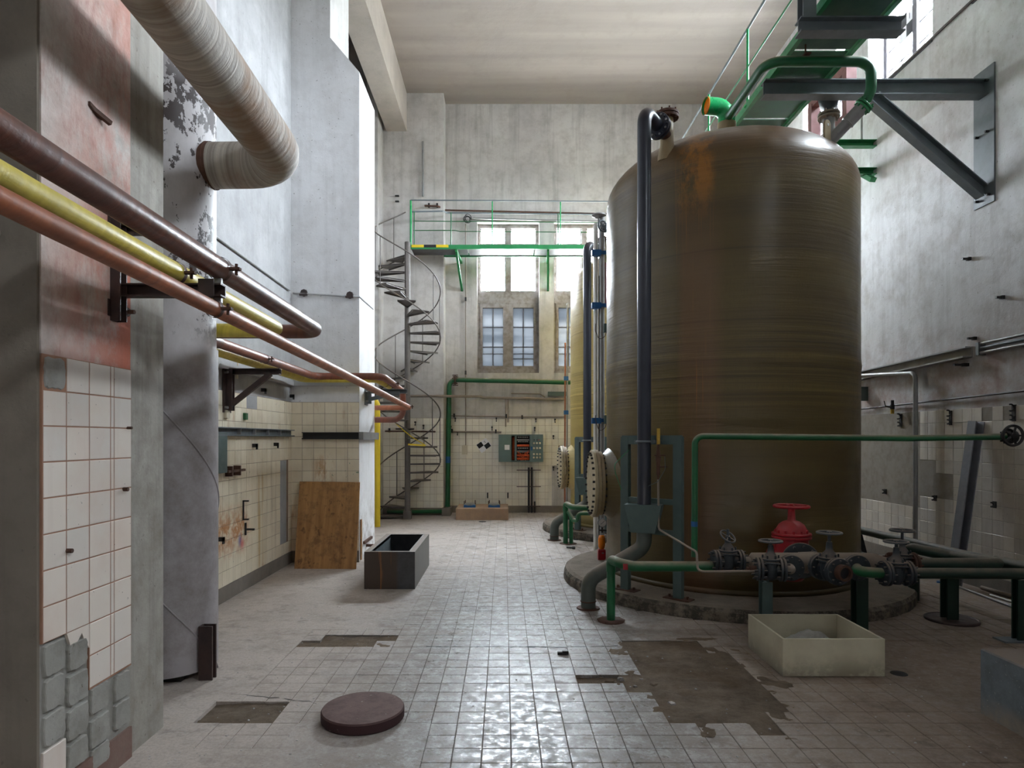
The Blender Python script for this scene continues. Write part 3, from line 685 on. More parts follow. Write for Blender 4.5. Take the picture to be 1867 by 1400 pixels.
# ---------------- floor ----------------
TS = .15; X0 = .036-TS*19; Y0 = .08-.0+TS*15   # lattice from the photograph
def inpoly(x, y, p):
    c = False; j = len(p)-1
    for i in range(len(p)):
        if (p[i][1] > y) != (p[j][1] > y) and x < (p[j][0]-p[i][0])*(y-p[i][1])/(p[j][1]-p[i][1])+p[i][0]: c = not c
        j = i
    return c
BROKEN = [(.93, 5.16), (.92, 4.60), (.80, 4.34), (.86, 4.1), (.98, 4.0), (1.0, 3.62), (1.52, 3.60), (1.72, 4.25), (1.66, 4.72), (1.5, 5.16)]
CRACK = [(-1.60, 5.08), (-1.5, 5.30), (-.90, 5.27), (-.90, 5.12), (-1.15, 5.08)]
HOLE = [(-1.70, 3.72), (-1.70, 4.02), (-1.37, 4.02), (-1.37, 3.72)]
HOLE2 = [(.56, 4.30), (.56, 4.42), (.95, 4.42), (.95, 4.2)]
def screed(x, y):
    "smooth patch areas without tiles"
    if x < -.414 and y < 3.70 and not (x < -1.1 and y > 3.35): return 1
    if x < -1.6: return 1
    if x < -.93 and y > 5.42: return 1
    if y > 9.1 and (x < -.9): return 1
    if 2.55 < x < 3.60 and 3.83 < y < 4.98: return 1
    if x > 1.0 and 5.16 < y < 5.9 and x < 1.6: return 1
    if x > 4.5: return 1
    return 0
cells = []; 
nx = int((XR-X0)/TS)+1; ny = int((YB-Y0)/TS)+1
def inslab(x, y, r=1.80): return (x-2.551)**2+(y-7.456)**2 < r*r or (x-2.551)**2+(y-11.6)**2 < r*r
for i in range(-1, nx):
    for j in range(ny):
        x = X0+(i+.5)*TS; y = Y0+(j+.5)*TS
        if x < XL or x > XR or inslab(x, y): continue
        if -1.9 > x and 2.6 < y < 3.6: continue
        cells.append((x, y))
vis = lambda x, y: CX+F*x/y > -25 and CX+F*x/y < 1900 and CY+H*F/y < 1430
tl = [c for c in cells if not screed(*c) and not any(inpoly(c[0], c[1], p) for p in (BROKEN, CRACK, HOLE, HOLE2))]
tv = sorted([c for c in tl if vis(*c)], key=lambda c: c[1])
near = tv[:300]; ns_ = set(near); rest = [c for c in tl if c not in ns_]
fme = tile_mesh('tile', 'floor_tile', 'z', TS, TS, t=.022, g=.0032, c=.002)
r = random.Random(5)
for x, y in near: inst('tile', fme, (x, y, -.022+r.uniform(-.0012, .0008)), floor, (r.uniform(-.004, .004), r.uniform(-.004, .004), 0))
mb = MB()
for x, y in rest:
    g = .0045 if y < 7 else .0028; a = TS/2-g/2; z = r.uniform(-.0012, .0008)
    mb._add([(x-a, y-a, -.022), (x+a, y-a, -.022), (x+a, y+a, -.022), (x-a, y+a, -.022), (x-a, y-a, z), (x+a, y-a, z), (x+a, y+a, z), (x-a, y+a, z)],
            [(4, 5, 6, 7), (0, 1, 5, 4), (1, 2, 6, 5), (2, 3, 7, 6), (3, 0, 4, 7)])
o = mb.build('distant_tiles', 'floor_tile', floor, kind='stuff')
mb = MB()
for x, y in tl: mb._add([(x-TS/2, y-TS/2, -.0032), (x+TS/2, y-TS/2, -.0032), (x+TS/2, y+TS/2, -.0032), (x-TS/2, y+TS/2, -.0032)], [(0, 1, 2, 3)])
mb.build('joint_filling', 'screed_j', floor)
# smooth patches: cells merged row-wise into slabs level with the tiles
mb = MB(); sc_cells = sorted([c for c in cells if screed(*c) and not any(inpoly(c[0], c[1], p) for p in (BROKEN, CRACK, HOLE))], key=lambda c: (round(c[1], 3), c[0]))
k = 0
while k < len(sc_cells):
    x, y = sc_cells[k]; x1 = x; q = k
    while q+1 < len(sc_cells) and abs(sc_cells[q+1][1]-y) < 1e-3 and abs(sc_cells[q+1][0]-x1-TS) < 1e-3: q += 1; x1 = sc_cells[q][0]
    mb.box(x-TS/2, x1+TS/2, y-TS/2, y+TS/2, -.022, .0005); k = q+1
mb.build('screed_patch', 'screed', floor, label='smooth cement patches between the tiles')
# broken bed: lumpy mortar surface in the big hole, with loose fragments
def lumpy(poly, zlo, zhi, name, seed, step=.03, label=None):
    r = random.Random(seed); xs = [p[0] for p in poly]; ys_ = [p[1] for p in poly]; n1 = int((max(xs)-min(xs))/step)+1; n2 = int((max(ys_)-min(ys_))/step)+1
    from mathutils import noise as N
    vs = []; fs = []
    for i in range(n1+1):
        for j in range(n2+1):
            x = min(xs)+i*step; y = min(ys_)+j*step; h = N.fractal(Vector((x*6, y*6, seed)), 1, 2, 5)*.5+.5
            vs.append((x+r.uniform(-.006, .006), y+r.uniform(-.006, .006), zlo+(zhi-zlo)*max(0, min(1, h))))
    for i in range(n1):
        for j in range(n2):
            if inpoly(min(xs)+(i+.5)*step, min(ys_)+(j+.5)*step, poly): fs.append((i*(n2+1)+j, (i+1)*(n2+1)+j, (i+1)*(n2+1)+j+1, i*(n2+1)+j+1))
    m = MB(); m._add(vs, fs, True); return m.build(name, 'rubble', floor, label=label)
big = [(p[0]+(.12 if p[0] > 1.3 else -.02)*1, p[1]) for p in BROKEN]
lumpy([(.78, 5.25), (.78, 4.0), (.92, 3.5), (1.66, 3.48), (1.9, 4.2), (1.8, 5.25)], -.016, .009, 'mortar_bed', 3, .02, 'exposed brown mortar bed where tiles are gone')
lumpy([(-1.75, 5.36), (-1.75, 5.02), (-.8, 5.02), (-.8, 5.36)], -.034, .006, 'mortar_bed', 9, .02)
lumpy([(-1.75, 4.08), (-1.75, 3.66), (-1.3, 3.66), (-1.3, 4.08)], -.03, .002, 'mortar_bed', 5, .02)
r = random.Random(8)
def chunk(x, y, s, z=0, seed=0):
    r = random.Random(seed); n = 6; m = MB(); b = [(x+math.cos(2*PI*k/n+.3)*s*r.uniform(.6, 1.2), y+math.sin(2*PI*k/n+.3)*s*r.uniform(.5, 1.1)) for k in range(n)]
    h = s*r.uniform(.3, .6); vs = [(a, c, z) for a, c in b]+[(x+(a-x)*.75, y+(c-y)*.75, z+h*r.uniform(.7, 1.2)) for a, c in b]
    m._add(vs, [tuple(range(n-1, -1, -1)), tuple(range(n, 2*n))]+[(k, (k+1) % n, n+(k+1) % n, n+k) for k in range(n)]); return m
frag = [(.70, 4.31, .035), (.78, 4.35, .03), (.98, 4.26, .03), (.85, 4.22, .022), (.66, 4.38, .02), (1.02, 3.95, .03), (.75, 4.26, .018), (.92, 4.35, .02)]
for i, (x, y, s) in enumerate(frag):
    chunk(x, y, s, -.006, i).build('tile_fragment', 'floor_tile' if i % 2 else 'rubble', None, ['pale', 'grey'][i % 2 == 0 and 1 or 0]+' broken tile fragment '+['at the left end of the black break in the floor', 'in the middle of the black break in the floor', 'lying alone on the brown mortar bed, farther back', 'in front of the black break, on the mortar', 'small, at the left tip of the break', 'lying nearest the camera on the mortar bed', 'smallest, beside the left tip of the break', 'at the right end of the black break'][i], 'fragment', 'tile fragments in the broken floor')
mb = MB()
for i in range(420):
    y = 3.2+5.5*r.random()**1.5; x = r.choice([r.uniform(-1.85, -.5), r.uniform(.6, 3.4), r.uniform(-1.85, 3)]); s = r.uniform(.003, .010)
    if y > 5 and x > 1.2 or inslab(x, y, 1.9): continue
    c = chunk(x, y, s, .0, i+100); mb._add(c.v, c.f)
mb.build('floor_debris', 'wall_b', floor, label='small flakes of plaster strewn over the floor', kind='stuff')
def ribbon(pts, w, seed, lab=None):
    r = random.Random(seed); m = MB(); q = []
    for (xa, ya), (xb, yb) in zip(pts, pts[1:]):
        n = max(2, int(math.hypot(xb-xa, yb-ya)/.03))
        for k in range(n): q.append((xa+(xb-xa)*k/n+r.uniform(-.006, .006), ya+(yb-ya)*k/n+r.uniform(-.008, .008), w*r.uniform(.15, 1)))
    vs = []
    for x, y, h in q: vs += [(x, y-h, .0012), (x, y+h*.6, .0012)]
    m._add(vs, [(2*k, 2*k+2, 2*k+3, 2*k+1) for k in range(len(q)-1)]); m.build('floor_crack', 'black', floor, label=lab)
ribbon([(-.6, 5.035), (-.2, 5.03), (.25, 5.02), (.62, 5.03), (.92, 5.06)], .016, 1, 'black ragged crack across the tiles'); ribbon([(.05, 5.02), (.35, 5.03)], .026, 7)
ribbon([(-1.37, 4.02), (-1.2, 3.98), (-1.1, 3.93)], .007, 2); ribbon([(-1.72, 4.10), (-1.55, 4.06), (-1.37, 4.03)], .007, 3); ribbon([(-1.6, 5.32), (-1.3, 5.33), (-.95, 5.31)], .008, 4); ribbon([(.93, 5.16), (1.3, 5.18), (1.55, 5.12)], .006, 5)
# ---------------- windows ----------------
def window_back(n, a, b, label):
    Yg = YB+.22; m = MB(); t = .06
    m.box(a, a+t, YB+.17, YB+.30, BZ0, BZ1); m.box(b-t, b, YB+.17, YB+.30, BZ0, BZ1); m.box(a, b, YB+.172, YB+.298, BZ1-.08, BZ1); m.box(a, b, YB+.12, YB+.296, BZ0, BZ0+.10)
    c = (a+b)/2; m.box(c-.055, c+.055, YB+.16, YB+.30, BZ0, BZ1); m.box(a, b, YB+.148, YB+.294, 4.60, 4.88); m.box(a, b, YB+.174, YB+.292, 5.70, 5.93)
    w = m.build(f'window_{n}', 'wframe', None, label=label, kind='structure')
    def pane(x0, x1, z0, z1, mat, lab=None):
        q = MB(); q.box(x0, x1, Yg-.003, Yg+.003, z0, z1); q.build('pane', mat, w, label=lab)
    def rail(x0, x1, z0, z1, nm='glazing_bar'):
        q = MB(); q.box(x0, x1, Yg-.02, Yg+.02, z0, z1); q.build(nm, 'wframe_d', w)
    for x0, x1 in ((a+t, c-.055), (c+.055, b-t)):
        pane(x0, x1, 5.93, 6.27, 'glass'); pane(x0, x1, 4.88, 5.70, 'glass')
        for q0, q1 in ((x0, x0+.018), (x1-.018, x1)):
            rail(q0, q1, 5.93, 6.27, 'sash'); rail(q0, q1, 4.88, 5.70, 'sash')
        # lower casement
        q = MB(); zz0, zz1 = BZ0+.10, 4.60
        q.box(x0, x0+.055, YB+.15, YB+.27, zz0, zz1); q.box(x1-.055, x1, YB+.15, YB+.27, zz0, zz1); q.box(x0, x1, YB+.152, YB+.268, zz0+.001, zz0+.07); q.box(x0, x1, YB+.152, YB+.268, zz1-.09, zz1-.001)
        q.build('casement', 'wframe', w)
        g0, g1, h0, h1 = x0+.055, x1-.055, zz0+.07, zz1-.09; mid = (g0+g1)/2; hs = [h0, h0+(h1-h0)*.33, h0+(h1-h0)*.67, h1]
        for k in range(3):
            pane(g0, mid, hs[k], hs[k+1], 'frost'); pane(mid, g1, hs[k], hs[k+1], 'frost')
        for k in (1, 2): rail(g0, g1, hs[k]-.009, hs[k]+.009)
        rail(mid-.010, mid+.010, h0, h1)
        rail(g0, mid if x0 < c else g1, h0+.16, h0+.172) if x0 > c else None; rail(g0, g1, h0+.27, h0+.28)
    return w
window_back(1, *BWIN[0], 'tall steel window nearest the spiral stair, bright upper panes'); window_back(2, *BWIN[1], 'tall window half hidden by the far yellow tank'); window_back(3, *BWIN[2], 'tall window hidden behind the tanks')
def window_right(n, a, b, label):
    Xg = XR+.27; m = MB(); t = .06
    m.box(Xg-.04, Xg+.06, a, a+t, RZ0, RZ1); m.box(Xg-.04, Xg+.06, b-t, b, RZ0, RZ1); m.box(Xg-.04, Xg+.06, a, b, RZ1-t, RZ1); m.box(Xg-.04, Xg+.06, a, b, RZ0, RZ0+t)
    c = (a+b)/2; m.box(Xg-.05, Xg+.06, c-.045, c+.045, RZ0, RZ1)
    w = m.build(f'window_{n}', 'wframe_d', None, label=label, kind='structure')
    for y0, y1 in ((a+t, c-.045), (c+.045, b-t)):
        for k in range(4):
            z0 = RZ0+t+k*(RZ1-RZ0-2*t)/4; z1 = z0+(RZ1-RZ0-2*t)/4
            for p0, p1 in ((y0, (y0+y1)/2), ((y0+y1)/2, y1)):
                q = MB(); q.box(Xg-.003, Xg+.003, p0, p1, z0, z1); q.build('pane', 'glass', w)
            if k:
                q = MB(); q.box(Xg-.012, Xg+.012, y0, y1, z0-.009, z0+.009); q.build('glazing_bar', 'wframe_d', w)
        q = MB(); q.box(Xg-.012, Xg+.012, (y0+y1)/2-.008, (y0+y1)/2+.008, RZ0+t, RZ1-t); q.build('glazing_bar', 'wframe_d', w)
for n, (a, b) in enumerate(RWIN):
    window_right(4+n, a, b, ['high window in the right wall behind the camera, out of frame', 'high right-wall window just above the frame', 'high right-wall window with a checkered marker taped to it', 'high right-wall window behind the big tank'][n])
m = MB()
for a, b in RWIN: m.poly([(XR-.02, a, RZ0-.04), (XR+.24, a, RZ0-.04), (XR+.24, a, RZ0+.03), (XR-.02, a, RZ0)], (0, b-a, 0))
struct(m, 'trim_6', 'wframe_d', label='grey sloping sills of the high right-wall windows')
# ---------------- tanks ----------------
TC = [Vector((2.551, 7.456, 0)), Vector((2.551, 11.60, 0))]; TR = 1.356; ZS = 4.30; DH = .635; HS = .13
def domez(r): return ZS+DH*math.sqrt(max(0, 1-(r/TR)**2))
def make_tank(c, mat, label, loc_label):
    t = thing('storage_tank', label, 'tank', (c.x, c.y, HS), 'glass-fibre storage tanks')
    prof = [(0, HS), (TR-.03, HS), (TR+.01, HS+.05), (TR+.012, .34), (TR, .40), (TR, 1.2), (TR+.004, 2.3), (TR+.010, 2.36), (TR+.002, 2.45), (TR, 3.2), (TR+.004, 3.28), (TR, 3.36), (TR, 4.0)]
    prof += [(TR*math.cos(a), ZS+DH*math.sin(a)) for a in [k*PI/2/18 for k in range(0, 19)]]
    m = MB(); m.lathe((c.x, c.y, 0), prof, 96, hard=False); m.build('shell', mat, t)
    # manway with reinforcing collar, neck, bolted blind flange
    z = 1.10; m = MB(); m.lathe((c.x, c.y, z), [(.50, 1.22), (.44, 1.32), (.36, 1.40), (.325, 1.47), (.315, 1.52), (.315, 1.45)], 48, axis=(-1, 0, 0), hard=False)
    m.build('manway_neck', mat, t)
    m = MB(); m.lathe((c.x, c.y, z), [(.30, 1.44), (.365, 1.44), (.365, 1.475), (.30, 1.475)], 48, axis=(-1, 0, 0)); m.lathe((c.x, c.y, z), [(.30, 1.482), (.385, 1.482), (.385, 1.515), (.30, 1.515)], 48, axis=(-1, 0, 0)); m.build('manway_flange', 'frp_pale', t)
    m = MB(); m.lathe((c.x, c.y, z), [(.0, 1.52), (.385, 1.52), (.385, 1.548), (.375, 1.555), (0, 1.556)], 48, axis=(-1, 0, 0)); m.build('manway_cover', 'disc', t)
    m = MB(); m.bolts((c.x-1.50, c.y, z), (1, 0, 0), .345, 28, .013, .16); m.build('cover_bolts', 'black', t, kind='stuff')
    # saddle ring at foot of shell
    m = MB(); m.lathe((c.x, c.y, 0), [(TR-.02, HS), (TR+.035, HS), (TR+.02, HS+.04), (TR, HS+.05)], 96, hard=False); m.build('foot_ring', mat, t)
    # top outlet nozzle (front left) with flanged cover
    n = Vector((c.x-.895, c.y-.856, 0)); z0 = 4.42
    m = MB(); m.tube([(n.x, n.y, z0), (n.x, n.y, 4.60), (n.x, n.y, 4.90)], [.105, .068, .062], 24); m.build('outlet_nozzle', 'frp_pale', t)
    m = MB(); m.lathe((n.x, n.y, 4.86), [(0, 0), (.115, 0), (.118, .025), (0, .026)], 28); m.lathe((n.x, n.y, 4.895), [(0, 0), (.118, 0), (.118, .022), (.10, .035), (0, .036)], 28); m.bolts((n.x, n.y, 4.895), (0, 0, 1), .098, 8, .009, .10); m.build('nozzle_flange', 'rust', t)
    # lifting lugs
    for a in (-57.5, 32.5, 122.5, 212.5):
        a = math.radians(a); d = Vector((math.cos(a), math.sin(a), 0)); p = c+d*1.20; s = Vector((-d.y, d.x, 0))
        if a > 3: continue
        m = MB(); base = [p-s*.05+Vector((0, 0, 4.40)), p+s*.05+Vector((0, 0, 4.40)), p+s*.05+Vector((0, 0, 4.72))]
        arc = [p+s*(.05*math.cos(k))+Vector((0, 0, 4.72+.05*math.sin(k))) for k in [PI*i/8 for i in range(9)]]
        m.poly(base[:2]+arc, d*.02); m.cyl(p+Vector((0, 0, 4.72))-d*.004, p+Vector((0, 0, 4.72))+d*.024, .014, seg=10, mi=1); m.build('lifting_lug', ['frp_pale', 'white'], t)
    return t
tank1 = make_tank(TC[0], 'tank1', 'big brown-olive fibreglass tank in front, on the nearer round plinth', '')
tank2 = make_tank(TC[1], 'tank2', 'yellowish fibreglass tank farther back, half hidden behind the brown one', '')
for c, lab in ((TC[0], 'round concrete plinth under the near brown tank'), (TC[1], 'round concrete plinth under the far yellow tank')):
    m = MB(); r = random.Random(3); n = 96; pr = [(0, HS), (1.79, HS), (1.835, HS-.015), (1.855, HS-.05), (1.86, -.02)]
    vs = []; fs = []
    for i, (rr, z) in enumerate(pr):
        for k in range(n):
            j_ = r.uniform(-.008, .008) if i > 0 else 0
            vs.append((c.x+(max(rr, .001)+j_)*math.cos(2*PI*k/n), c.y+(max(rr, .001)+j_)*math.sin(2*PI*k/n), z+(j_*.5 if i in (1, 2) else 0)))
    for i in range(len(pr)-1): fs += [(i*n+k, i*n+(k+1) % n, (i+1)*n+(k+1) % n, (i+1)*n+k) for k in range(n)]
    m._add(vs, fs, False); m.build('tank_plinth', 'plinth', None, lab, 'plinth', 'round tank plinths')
# extra nozzles on the near tank dome
m = MB(); m.tube([(2.606, 7.6, 4.85), (2.606, 7.6, 5.30)], .105, 24); m.build('vent_stub', 'frp_pale', tank1)
v = thing('vent_elbow', 'bright green elbow with an orange mouth on top of the near tank', 'pipe', (2.606, 7.6, 5.25))
m = MB(); m.tube([(2.606, 7.6, 5.16), (2.606, 7.6, 5.485), (2.345, 7.56, 5.485)], .098, 28, bend=.20, cap=False); m.build('elbow', 'green_b', v)
m = MB(); m.tube([(2.352, 7.561, 5.485), (2.343, 7.5595, 5.485)], .100, 28, cap=False); m.lathe((2.37, 7.564, 5.485), [(.0, 0), (.094, 0)], 24, axis=(-.99, -.15, 0)); m.build('mouth', 'orange', v)
def flange(m, c, ax, R, t=.022, n=8, br=.008, seg=28):
    c = Vector(c); m.lathe(c, [(0, -t/2), (R-.004, -t/2), (R, -t/2+.004), (R, t/2-.004), (R-.004, t/2), (0, t/2)], seg, axis=ax); m.bolts(c, ax, R*.8, n, br, t+.05)
    return m
t = thing('relief_nozzle', 'grey flanged stub with round weight on the right of the near tank dome', 'valve', (3.6, 7.2, 4.55))
m = MB(); m.cyl((3.6, 7.2, 4.5), (3.6, 7.2, 5.18), .062, seg=20); m.build('stub', 'galv', t)
m = MB(); flange(m, (3.6, 7.2, 5.17), (0, 0, 1), .115); flange(m, (3.6, 7.2, 5.205), (0, 0, 1), .115); m.build('flange', 'dustpipe', t)
m = MB(); m.lathe((3.6, 7.2, 5.21), [(.05, 0), (.05, .06), (.09, .09), (.105, .16), (.07, .22), (0, .24)], 24, hard=False); m.build('cap', 'valve', t)
# green loop pipe over the tank with grey inclined leg
t = thing('transfer_pipe', 'green pipe looping under the overhead walkway onto the near tank', 'pipe', (3.1, 6.42, 5.3))
m = MB(); m.tube([(2.6, 7.9, 5.0), (2.6, 7.7, 5.34), (2.6, 6.42, 5.34), (3.63, 6.42, 5.34), (3.63, 6.42, 5.06), (3.605, 6.47, 4.97)], .049, 20, bend=.16); m.build('green_run', 'green', t)
m = MB(); d = Vector((3.30-3.60, 6.66-6.47, 4.62-4.95)).normalized(); p = Vector((3.60, 6.475, 4.945)); flange(m, p, d, .088, .02); flange(m, p+d*.028, d, .088, .02); m.build('flange', 'green_c', t)
m = MB(); m.cyl(p+d*.03, p+d*.22, .066, seg=20); m.cyl(p+d*.2, p+d*.56, .058, seg=20); m.torus(p+d*.21, d, .064, .006); m.build('inclined_leg', 'galv', t)
m = MB(); m.bar((2.98, 6.42, 5.36), (2.98, 6.42, 5.52), .012, .012); m.box(2.95, 3.01, 6.36, 6.48, 5.385, 5.40); m.build('pipe_hanger', 'rust', t)
# ---------------- black drop pipe + frame + grey elbow leg (one per tank) ----------------
def drop_assembly():
    a = Vector((1.31, 6.07, 0)); tg = Vector((.745, -.667, 0)); rd = Vector((-.667, -.745, 0)); fc = Vector((1.41, 6.18, 0))
    t = thing('drop_pipe', 'blue-black vertical pipe running down the front of the near brown tank', 'pipe', (a.x, a.y, .9), 'tank overflow drop pipes')
    m = MB(); z = 4.68; n = Vector((1.656, 6.60, 4.68)); e = Vector((a.x, a.y, z)); dd = (n-e).normalized()
    m.tube([a+Vector((0, 0, .90)), e, e+dd*.34], .064, 24, bend=.13); m.build('pipe', 'black_pipe', t)
    m = MB(); flange(m, e+dd*.345, dd, .125, .026, 8, .010); flange(m, e+dd*.385, dd, .125, .026, 8, .010); m.build('flange', 'black_pipe', t)
    m = MB(); m.cyl(e+dd*.38, n-Vector((0, 0, 0)), .055, seg=20); m.build('branch', 'rust', t)
    m = MB(); m.bolts(e+dd*.33, dd, .10, 8, .011, .012, .5); m.build('bolt_heads', 'galv', t, kind='stuff')
    # frame
    f = thing('pipe_stand', 'grey-green steel frame standing on the plinth behind the near drop pipe', 'frame', (fc.x, fc.y, HS), 'steel frames behind the drop pipes')
    L = fc-tg*.29; R = fc+tg*.27
    for p in (L, R):
        m = MB(); m.cchan(p+Vector((0, 0, HS+.01)), p+Vector((0, 0, 1.63)), .055, .085, .008, tg); m.build('post', 'steel_g', f)
        m = MB(); T = Matrix.Translation(p) @ Matrix.Rotation(math.atan2(tg.y, tg.x), 4, 'Z'); m.box(-.13, .13, -.06, .06, HS, HS+.010, T=T); m.bolts(p+tg*.09+Vector((0, 0, HS+.01)), (0, 0, 1), .001, 1, .012, .05); m.bolts(p-tg*.09+Vector((0, 0, HS+.01)), (0, 0, 1), .001, 1, .012, .05); m.build('base_plate', 'rust', f)
    m = MB(); m.bar(L-tg*.03+Vector((0, 0, 1.60)), R+tg*.03+Vector((0, 0, 1.60)), .05, .085); m.build('top_rail', 'steel_g', f)
    for z in (1.02, .73):
        m = MB(); m.bar(L+Vector((0, 0, z)), R+Vector((0, 0, z)), .045, .05); m.build('cross_rail', 'steel_g', f)
    # tapered shoe on the frame
    m = MB(); T = Matrix.Translation(a) @ Matrix.Rotation(math.atan2(tg.y, tg.x)+.35, 4, 'Z')
    top = [(-.17, -.10), (.17, -.10), (.17, .10), (-.17, .10)]; bot = [(-.11, -.08), (.11, -.08), (.11, .09), (-.11, .09)]
    vs = [(x, y, 1.00) for x, y in top]+[(x, y, .74) for x, y in bot]
    m._add(vs, [(0, 1, 2, 3), (7, 6, 5, 4), (0, 4, 5, 1), (1, 5, 6, 2), (2, 6, 7, 3), (3, 7, 4, 0)], T=T); m.build('pipe_shoe', 'steel_g', f)
    m = MB(); m.torus(a+Vector((0, 0, 1.585)), (0, 0, 1), .070, .010, 28, 6); m.bar(a-tg*.10+Vector((0, 0, 1.585)), fc-tg*.10+Vector((0, 0, 1.585)), .02, .03); m.bar(a+tg*.10+Vector((0, 0, 1.585)), fc+tg*.10+Vector((0, 0, 1.585)), .02, .03); m.bar(a-tg*.10+Vector((0, 0, 1.585)), a+tg*.10+Vector((0, 0, 1.585)), .012, .03) ; m.build('pipe_clamp', 'steel', f)
    g = thing('drain_leg', 'dusty grey-green pipe bending from the near drop pipe down to the floor', 'pipe', (.80, 6.17, 0), 'drain legs from the drop pipes to the floor')
    m = MB(); m.tube([(a.x, a.y, .745), (a.x, a.y, .60), (.80, 6.17, .27), (.80, 6.17, .0)], .070, 24, bend=.16); m.build('pipe', 'grey_pipe', g)
    m = MB(); m.lathe((.80, 6.17, 0), [(.07, .012), (.105, .010), (.112, 0)], 28); m.torus((.80, 6.17, .07), (0, 0, 1), .071, .006, 28, 6); m.build('floor_collar', 'rust', g)
    return t, f, g
dp, pf_, dl = drop_assembly()
D = (0, 4.15, 0)
copy_tree(dp, D, 'blue-black vertical pipe running down the front of the far yellow tank')
copy_tree(pf_, D, 'grey-green steel frame standing behind the far drop pipe, by the yellow tank')
copy_tree(dl, D, 'dusty grey-green pipe bending to the floor beside the far yellow tank')
# sight glass / thermometer on the near frame
t = thing('level_gauge', 'brass-faced gauge with valve on a thin pipe beside the near drop pipe', 'gauge', (1.51, 5.98, 1.2))
q = lambda px, py, Y=5.95: P(px, py, Y)
m = MB(); m.bar(q(1200, 781), q(1200, 810), .028, .03, (0, -1, 0)); m.build('scale', 'brass', t)
m = MB(); m.cyl(q(1200, 810), q(1200, 822), .012, seg=12); m.cyl(q(1200, 822), q(1200, 866), .017, seg=14); m.cyl(q(1200, 832), q(1200, 840), .024, seg=14); m.cyl(q(1193, 830), q(1213, 830), .007, seg=8); m.cyl(q(1200, 851), q(1217, 851), .007, seg=8); m.cyl(q(1200, 866), q(1200, 874), .010, seg=12); m.build('cock', 'rust', t)
m = MB(); m.tube([q(1200, 872), q(1201, 965), q(1270, 1006, 5.35), q(1272, 1038, 5.30), q(1281, 1042, 5.25), q(1376, 1041, 5.15)], .0095, 12, bend=.04); m.build('thin_pipe', 'dustpipe', t)
m = MB(); m.tube([q(1212, 832), q(1213, 855, 5.93), q(1200, 878, 5.9), q(1182, 886, 5.95)], .0025, 8, bend=.05); m.build('clear_hose', 'steel_g', t)
m = MB(); m.tube([P(1147, 820, 6.2), P(1120, 846, 6.1), P(1122, 862, 6.1), P(1133, 893, 6.15)], .0035, 8, bend=.06).build('hose', 'green_c', None, 'thin green hose looped on the left of the near frame', 'hose')
# ---------------- green goalpost stands and manifold ----------------
YM = 5.70
g = thing('header_pipe', 'green header pipe on an upright leg left of the valve manifold', 'pipe', (.945, 5.74, 0))
m = MB(); m.tube([(.945, 5.74, 0), (.945, 5.74, .50)], .037, 24); m.build('leg', 'green', g)
m = MB(); m.tube([(.945, 5.74, .44), (.945, 5.74, .545), (.99, 5.56, .545), (1.10, 5.50, .53), (1.765, 5.50, .53)], .043, 24, bend=.07); m.build('run', 'green', g)
m = MB(); rr = random.Random(4)
m.lathe((.945, 5.74, 0), [(.03, .012), (.09, .02), (.118, .012), (.12, -.01)], 20, hard=False)
for k in range(9):
    a = 2*PI*k/9; c = chunk(.945+.105*math.cos(a), 5.74+.105*math.sin(a), .022, .005, 500+k); m._add(c.v, c.f)
m.build('floor_hole_rim', 'rust', g)
m = MB(); m.box(1.0, 1.04, 5.455, 5.4585, .51, .56); m.build('pink_mark', 'red', g)
g2 = thing('header_pipe', 'short green header pipe on legs beside the far yellow tank', 'pipe', (.945, 9.98, 0))
m = MB(); m.tube([(.945, 9.98, 0), (.945, 9.98, .60)], .037, 20); m.tube([(1.03, 9.98, 0), (1.03, 9.98, .42), ], .030, 20); m.build('leg', 'green', g2)
m = MB(); m.tube([(.945, 9.98, .50), (.945, 9.98, .62), (1.02, 9.80, .58), (1.5, 9.75, .56)], .042, 20, bend=.07); m.tube([(1.05, 9.90, .38), (1.10, 9.70, .38), (1.10, 9.68, .50), (1.45, 9.65, .50)], .030, 16, bend=.07); m.tube([(.98, 9.95, .5), (1.06, 9.85, .36)], .03, 12); m.build('run', 'green', g2)
m = MB(); m.lathe((.985, 9.98, 0), [(.0, .006), (.13, .006), (.135, 0)], 24); m.build('floor_plate', 'rust', g2)
